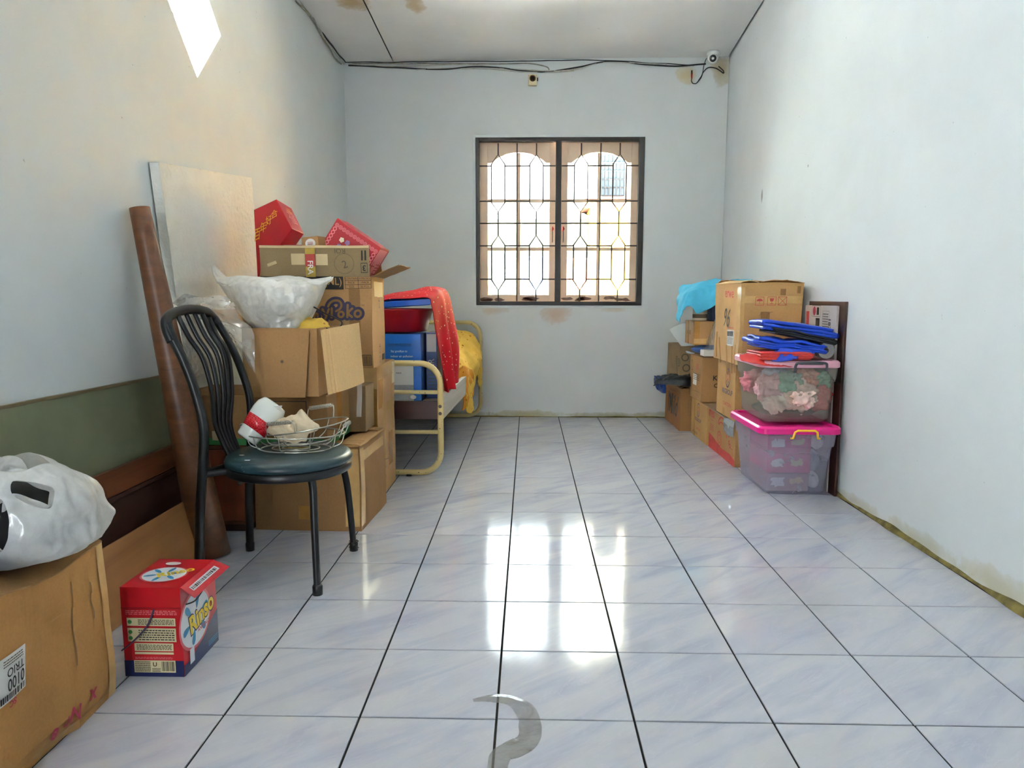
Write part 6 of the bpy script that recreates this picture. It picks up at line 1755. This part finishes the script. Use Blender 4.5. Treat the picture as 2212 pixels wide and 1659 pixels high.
MB().grid(crumple(bilerp_grid(rows), .012, 20, 7, ridge=True), 24, 24).build('film', M['film'], cf, smooth=True)

# ================================================================== plastic tubs
M['tub_clear'] = sheer('cloudy_clear_plastic', '#e9e6de', 0.16, 0.10, 0.3, 0.03, 0.0, 0.035)
M['tub_frost'] = sheer('frosted_plastic', '#e2e0ec', 0.27, 0.22, 0.35, 0.02, 0.0, 0.03)
M['pink'] = plain('hot_pink_plastic', '#d31a78', .28, var=.03); M['palepink'] = plain('pale_pink_plastic', '#dda3b2', .35, var=.04)
M['yellow_p'] = plain('yellow_plastic', '#f0b81e', .35); M['grey_p'] = plain('dark_grey_plastic', '#4d5054', .4)
def rrect(x0, x1, y0, y1, r, n=6):
    pts = []
    for (cx_, cy_, a0) in ((x1 - r, y0 + r, -pi / 2), (x1 - r, y1 - r, 0), (x0 + r, y1 - r, pi / 2), (x0 + r, y0 + r, pi)):
        for k in range(n + 1):
            t = a0 + pi / 2 * k / n
            pts.append((cx_ + r * cos(t), cy_ + r * sin(t)))
    return pts
def loft(b, rings, cap0=True, cap1=False):
    n = len(rings[0][0]); base = len(b.v)
    vs = [Vector((p[0], p[1], z)) for (poly, z) in rings for p in poly]
    fs = [(i * n + k, i * n + (k + 1) % n, (i + 1) * n + (k + 1) % n, (i + 1) * n + k) for i in range(len(rings) - 1) for k in range(n)]
    if cap0: fs.append(tuple(range(n - 1, -1, -1)))
    if cap1: fs.append(tuple((len(rings) - 1) * n + k for k in range(n)))
    return b.add(vs, fs)
def tub(name, label, bot, top, z0, z1, lid, lidmat, bodymat, r=.035, lid_h=.030):
    t = thing(name, label, 'tub', ((bot[0] + bot[1]) / 2, (bot[2] + bot[3]) / 2, z0))
    def mid(k): return tuple(a + (c - a) * k for a, c in zip(bot, top))
    e = .006
    rings = [(rrect(*[q + s for q, s in zip(mid(0), (.02, -.02, .02, -.02))], r), z0), (rrect(*mid(.03), r), z0 + .018), (rrect(*mid(.7), r), z0 + (z1 - z0) * .75), (rrect(*[q + s for q, s in zip(mid(.75), (-e, e, -e, e))], r), z0 + (z1 - z0) * .76), (rrect(*[q + s for q, s in zip(mid(1), (-e, e, -e, e))], r), z1)]
    loft(MB(), rings).build('body', bodymat, t, smooth=False, solid=.003, bevel=0)
    b = MB()
    lx0, lx1, ly0, ly1 = lid
    loft(b, [(rrect(lx0 + .008, lx1 - .008, ly0 + .008, ly1 - .008, .04), z1 - .012), (rrect(lx0, lx1, ly0, ly1, .045), z1 - .010), (rrect(lx0, lx1, ly0, ly1, .045), z1 + lid_h * .55), (rrect(lx0 + .010, lx1 - .010, ly0 + .010, ly1 - .010, .04), z1 + lid_h * .9), (rrect(lx0 + .03, lx1 - .03, ly0 + .03, ly1 - .03, .03), z1 + lid_h * .9), (rrect(lx0 + .036, lx1 - .036, ly0 + .036, ly1 - .036, .03), z1 + lid_h * .55)], cap0=False, cap1=True)
    b.build('lid', lidmat, t, smooth=False, bevel=.002)
    return t
T1 = tub('storage_tub', 'frosted storage tub with hot pink lid and yellow handle on the floor', (1.285, 1.598, 1.985, 2.40), (1.245, 1.612, 1.915, 2.41), 0, .345, (1.215, 1.625, 1.872, 2.425), M['pink'], M['tub_frost'])
hy = 1.866
for (xa, xb) in ((1.375, 1.495),):
    h_ = MB().tube([(xa - .012, hy, .318), (xa, hy - .004, .318), (xa + .006, hy - .010, .350), (xa + .018, hy - .012, .358), (xb - .018, hy - .012, .358), (xb - .006, hy - .010, .350), (xb, hy - .004, .318), (xb + .012, hy, .318)], .0055, 8).build('handle', M['yellow_p'], T1, smooth=True)
T2 = tub('storage_tub', 'clear storage tub of clothes with pale pink lid on top of the pink lidded tub', (1.262, 1.600, 1.985, 2.36), (1.235, 1.612, 1.94, 2.375), .377, .672, (1.218, 1.622, 1.915, 2.40), M['palepink'], M['tub_clear'], lid_h=.026)
xa, xb, hy = 1.39, 1.53, 1.908
h_ = MB().tube(spline([(xa - .004, hy, .640), (xa - .006, hy - .008, .672), (xa + .014, hy - .014, .688), (xb - .014, hy - .014, .688), (xb + .006, hy - .008, .672), (xb + .004, hy, .648)], 6), .0065, 8).build('handle', M['grey_p'], T2, smooth=True)
MB().bb(xa + .01, xb - .01, hy - .012, hy + .004, .678, .692).build('grip', M['grey_p'], h_, bevel=.004)
# clothes in the upper tub
cl_cols = [('#cfa0a8', 'dusty pink'), ('#7fb59a', 'mint green'), ('#c9574d', 'coral red'), ('#e8c9bd', 'pale peach'), ('#d08a6a', 'salmon orange'), ('#9fb7d0', 'pale blue'), ('#e3d8d2', 'off white'), ('#5fae8c', 'green'), ('#c97d84', 'rose pink'), ('#e2b9b0', 'light rose')]
spots = [(1.325, 2.05, .545, .062), (1.40, 2.03, .565, .055), (1.545, 2.05, .50, .058), (1.455, 2.03, .508, .072), (1.50, 2.06, .585, .052), (1.36, 2.10, .60, .052), (1.35, 2.04, .485, .055), (1.575, 2.06, .580, .042), (1.295, 2.20, .56, .055), (1.44, 2.12, .605, .05)]
for k, ((hx, nm), (x, y, z, r)) in enumerate(zip(cl_cols, spots)):
    o = lump((x, y, z), (r * 1.32, r * 1.0, r * 1.1), 20 + k, .34, 2.9, 5, True).build('garment', plain('cloth_' + nm.replace(' ', '_'), hx, .85, var=.1), smooth=True)
    tag(o, nm + ' crumpled garment inside the clear tub', 'clothing', 'garments in the clear tub')
tag(lump((1.43, 2.16, .425), (.155, .16, .045), 4, .10, 2.0, 4, False, floor=.382).build('garment', plain('cloth_dark_olive', '#4b4a3c', .85, var=.3, vscale=20), smooth=True), 'dark olive folded fabric at the bottom of the clear tub', 'clothing', 'garments in the clear tub')
# packs in the frosted tub
M['pack_red'] = plain('rose_red_pack', '#cf4f7c', .4, var=.15, vscale=12)
for k, (z0, z1, x0, x1, lbl) in enumerate(((.008, .10, 1.312, 1.53, 'lowest'), (.102, .205, 1.312, 1.535, 'middle'), (.207, .305, 1.312, 1.535, 'uppermost'))):
    c = Carton('packet', lbl + ' rose red packet inside the frosted tub', (x0, x1, 2.03, 2.33, z0, z1), M['pack_red'] if k else plain('grey_pink_pack', '#a87f86', .5), seed=80 + k, warp=.003, n=4)
    c.rect('F', .02, .03, .085, .07, M['paper'], 'print', wob=.02, seed=k); c.rect('F', .12, .04, .185, .07, M['tape_pale'], 'print', wob=.02, seed=k + 4)
tag(lump((1.567, 2.06, .27), (.028, .06, .045), 3, .1).build('jar', plain('white_green_jar', '#cfd8cc', .5), smooth=True), 'pale rounded jar beside the packets in the frosted tub', 'jar')
tag(lump((1.562, 2.08, .16), (.026, .07, .055), 6, .1).build('cloth_bundle', plain('grey_blue_bundle', '#98a2ad', .7), smooth=True), 'grey blue bundle beside the packets in the frosted tub', 'cloth')
tag(lump((1.562, 2.08, .06), (.026, .07, .045), 7, .1).build('cloth_bundle', plain('white_bundle', '#d3d3cf', .7), smooth=True), 'white bundle at the bottom of the frosted tub', 'cloth')

# tarpaulins and bags on the upper tub
M['tarp'] = plain('blue_tarpaulin', '#1740b8', .28, var=.12, vscale=10, bs=.35, bscale=30)
M['blackbag'] = plain('black_folded_bag', '#141417', .35, bs=.3, bscale=30)
M['redbag'] = plain('red_folded_bag', '#c2342f', .45, var=.1, bs=.25, bscale=40)
def folded(c, r, seed, rot=0.0, amp=.12, pw=.45, sub=5, tiltx=0.0):
    """A flat folded bundle: rounded slab with ridged creases."""
    bm = bmesh.new(); bmesh.ops.create_icosphere(bm, subdivisions=sub, radius=1)
    vs = []
    for v in bm.verts:
        d = v.co
        q = Vector((math.copysign(abs(d.x) ** pw, d.x), math.copysign(abs(d.y) ** pw, d.y), math.copysign(abs(d.z) ** .7, d.z)))
        s_ = 1 + amp * (nz(q, 1.7, seed) + .5 * (.4 - abs(nz(q, 3.1, seed + 4))))
        p = Vector((q.x * r[0] * s_, q.y * r[1] * s_, q.z * r[2] * (1 + 2.5 * amp * (.5 - abs(nz(q * 1.0, 2.3, seed + 8))) + .15 * sin(q.z * 9 + q.x * 3))))
        p.z += tiltx * p.x
        x, y = p.x * cos(rot) - p.y * sin(rot), p.x * sin(rot) + p.y * cos(rot)
        vs.append(Vector(c) + Vector((x, y, p.z)))
    fs = [tuple(v.index for v in f.verts) for f in bm.faces]; bm.free()
    return MB().add(vs, fs)
LT = .696
def zigzag(c, w, dpt, layers, gap, seed, mat, label, name, tilt=0.0, amp=.006, cat='bag', slope=0.0, rot=0.0):
    """A sheet folded to and fro: the folds and layers show from the front and the sides."""
    path = []
    for k in range(layers):
        l, r = -w / 2 * (1 - .10 * ((k * 7 + seed) % 3) / 2), w / 2 * (1 - .12 * ((k * 5 + seed) % 4) / 3)
        z = k * gap
        xs = [l + (r - l) * t / 14 for t in range(15)]
        if k % 2: xs.reverse()
        path += [Vector((x, 0, z + gap * .30 * (1 - abs(2 * (x - l) / (r - l) - 1) ** 3) * (1 if k == layers - 1 else .2))) for x in xs]
        if k < layers - 1:
            s_ = 1 if not k % 2 else -1
            xe = path[-1].x
            path += [Vector((xe + s_ * gap * .5 * sin(t), 0, z + gap * .5 - gap * .5 * cos(t))) for t in (pi * .25, pi * .5, pi * .75)]
    n = len(path) - 1
    def s(u, v):
        x = u * n; i = min(int(x), n - 1)
        p = path[i].lerp(path[i + 1], x - i)
        y = (v - .5) * dpt * (1 + .05 * nz((p.x * 9, p.z * 40, 0), 1, seed))
        e = 1 - .12 * max(0, abs(v - .5) * 2 - .8) / .2
        z = p.z * e + amp * (nz((p.x, y, p.z * 2), 13, seed) + .6 * (.4 - abs(nz((p.x, y, p.z * 3), 22, seed + 3)))) * (.35 + .65 * p.z / max(gap * layers, 1e-6)) + slope * p.x
        xx2, yy2 = p.x * cos(rot) - y * sin(rot), p.x * sin(rot) + y * cos(rot)
        return Vector(c) + Vector((xx2, yy2, z))
    o = MB().grid(s, n * 2, 26).build(name, mat, smooth=True, solid=gap * .9)
    return tag(o, label, cat, 'folded bags on the tub')
zigzag((1.345, 2.03, LT + .008), .255, .23, 4, .0095, 3, M['redbag'], 'red folded bag lowest of the pile on the pale pink lid', 'folded_bag', amp=.004)
zigzag((1.385, 2.08, LT + .052), .345, .24, 4, .0125, 5, M['tarp'], 'lower crumpled blue tarpaulin on the red folded bag', 'folded_tarpaulin', amp=.014, cat='tarpaulin', slope=-.10, rot=-.06)
zigzag((1.455, 2.09, LT + .106), .33, .22, 3, .010, 7, M['blackbag'], 'black folded bag between the two blue tarpaulins', 'folded_bag', amp=.006, slope=-.20, rot=.05)
zigzag((1.44, 2.12, LT + .134), .375, .22, 3, .017, 9, M['tarp'], 'upper neatly folded blue tarpaulin on top of the pile', 'folded_tarpaulin', amp=.006, cat='tarpaulin', slope=-.13)
rows = [[at(1685, 752, Y=1.96), at(1720, 752, Y=1.95), at(1760, 757, Y=1.96)], [at(1664, 765, Y=1.925), at(1705, 768, Y=1.91), at(1755, 768, Y=1.925)], [at(1668, 780, Y=1.915), at(1690, 781, Y=1.905), at(1725, 775, Y=1.915)]]
tag(MB().grid(crumple(bilerp_grid(rows), .010, 24, 6, ridge=True), 20, 16).build('tarpaulin_corner', M['tarp'], smooth=True, solid=.002), 'loose blue tarpaulin corner spilling forward over the tub lid', 'tarpaulin', 'folded bags on the tub')
rows = [[at(1598, 765, Y=1.99), at(1640, 765, Y=1.97), at(1680, 775, Y=1.95)], [at(1600, 776, Y=1.95), at(1640, 781, Y=1.925), at(1690, 787, Y=1.915)], [at(1625, 783, Y=1.925), at(1660, 789, Y=1.908), at(1712, 792, Y=1.908)]]
tag(MB().grid(crumple(bilerp_grid(rows), .008, 24, 2, ridge=True), 20, 16).build('bag_strap', M['redbag'], smooth=True, solid=.002), 'red bag strap slipping over the front of the tub lid', 'bag', 'folded bags on the tub')
tr = thing('tape_roll', 'clear round tape roll standing on the tub beside the blue tarpaulins', 'tape roll', (1.578, 2.08, LT))
RYm = Matrix.Translation((1.585, 2.06, LT + .042)) @ Matrix.Rotation(radians(90), 4, 'X')
MB().lathe([(.016, -.025), (.041, -.025), (.041, .025), (.016, .025), (.016, -.025)], 32, RYm).build('tape', sheer('clear_tape_roll', '#cfd0cc', .7, .15, .3, .05, .0, .2), tr, smooth=False)
MB().lathe([(.013, -.026), (.0165, -.026), (.0165, .026), (.013, .026), (.013, -.026)], 24, RYm).build('core', M['grey_card'], tr)

# flattened boxes and boards against the right wall
gp_ = Carton('flattened_box', 'flattened grey white appliance box leaning on the wall behind the tubs', (1.630, 1.643, 2.045, 2.45, 0, .965), M['grey_card'], seed=90, warp=.002, n=6, bevel=.001)
gp_.rect('L', .02, .42, .06, .93, M['ink_red'], 'red_stripe'); 
u, v = gp_.uv('L', 1765, 672); gp_.outline('L', u - .06, v - .03, u + .05, v + .03, .002, M['ink_grey']); gp_.disc('L', u - .03, v, .02, .025, M['ink_pink'], 'print', n=14); gp_.rect('L', u, v - .02, u + .03, v + .02, M['ink'], 'print', off=.0014)
u, v = gp_.uv('L', 1772, 700); gp_.rect('L', u - .06, v - .045, u - .01, v + .03, M['ink'], 'printed_phone'); gp_.rect('L', u - .055, v - .01, u - .02, v + .02, M['ink_grey'], 'printed_screen', off=.0016); gp_.lines('L', u + .03, v - .03, u + .10, v + .06, 7, M['ink_grey'], 5); gp_.outline('L', u + .025, v - .04, u + .11, v + .07, .0015, M['ink_grey'])
gp_.text('L', '1821', .33, .86, .03, M['ink'], rot=radians(-90), bold=.01); gp_.text('L', 'CERTIFICATE', .24, .72, .018, M['ink_grey'], rot=radians(-90)); gp_.text('L', 'CERTI', .36, .52, .022, M['ink_grey'], rot=radians(-90))
bdw = thing('board', 'dark brown narrow board standing upright against the right wall', 'board', (1.652, 2.15, 0))
MB().bb(1.6455, 1.6590, 1.985, 2.44, 0, .985).build('sheet', M['door_dark'], bdw, bevel=.001)
bdw2 = thing('board', 'brown hardboard offcut low behind the tubs at the right wall', 'board', (1.635, 2.0, 0))
MB().bb(1.632, 1.6445, 1.955, 2.035, 0, .58).build('sheet', M['bed_plank'], bdw2, bevel=.001)
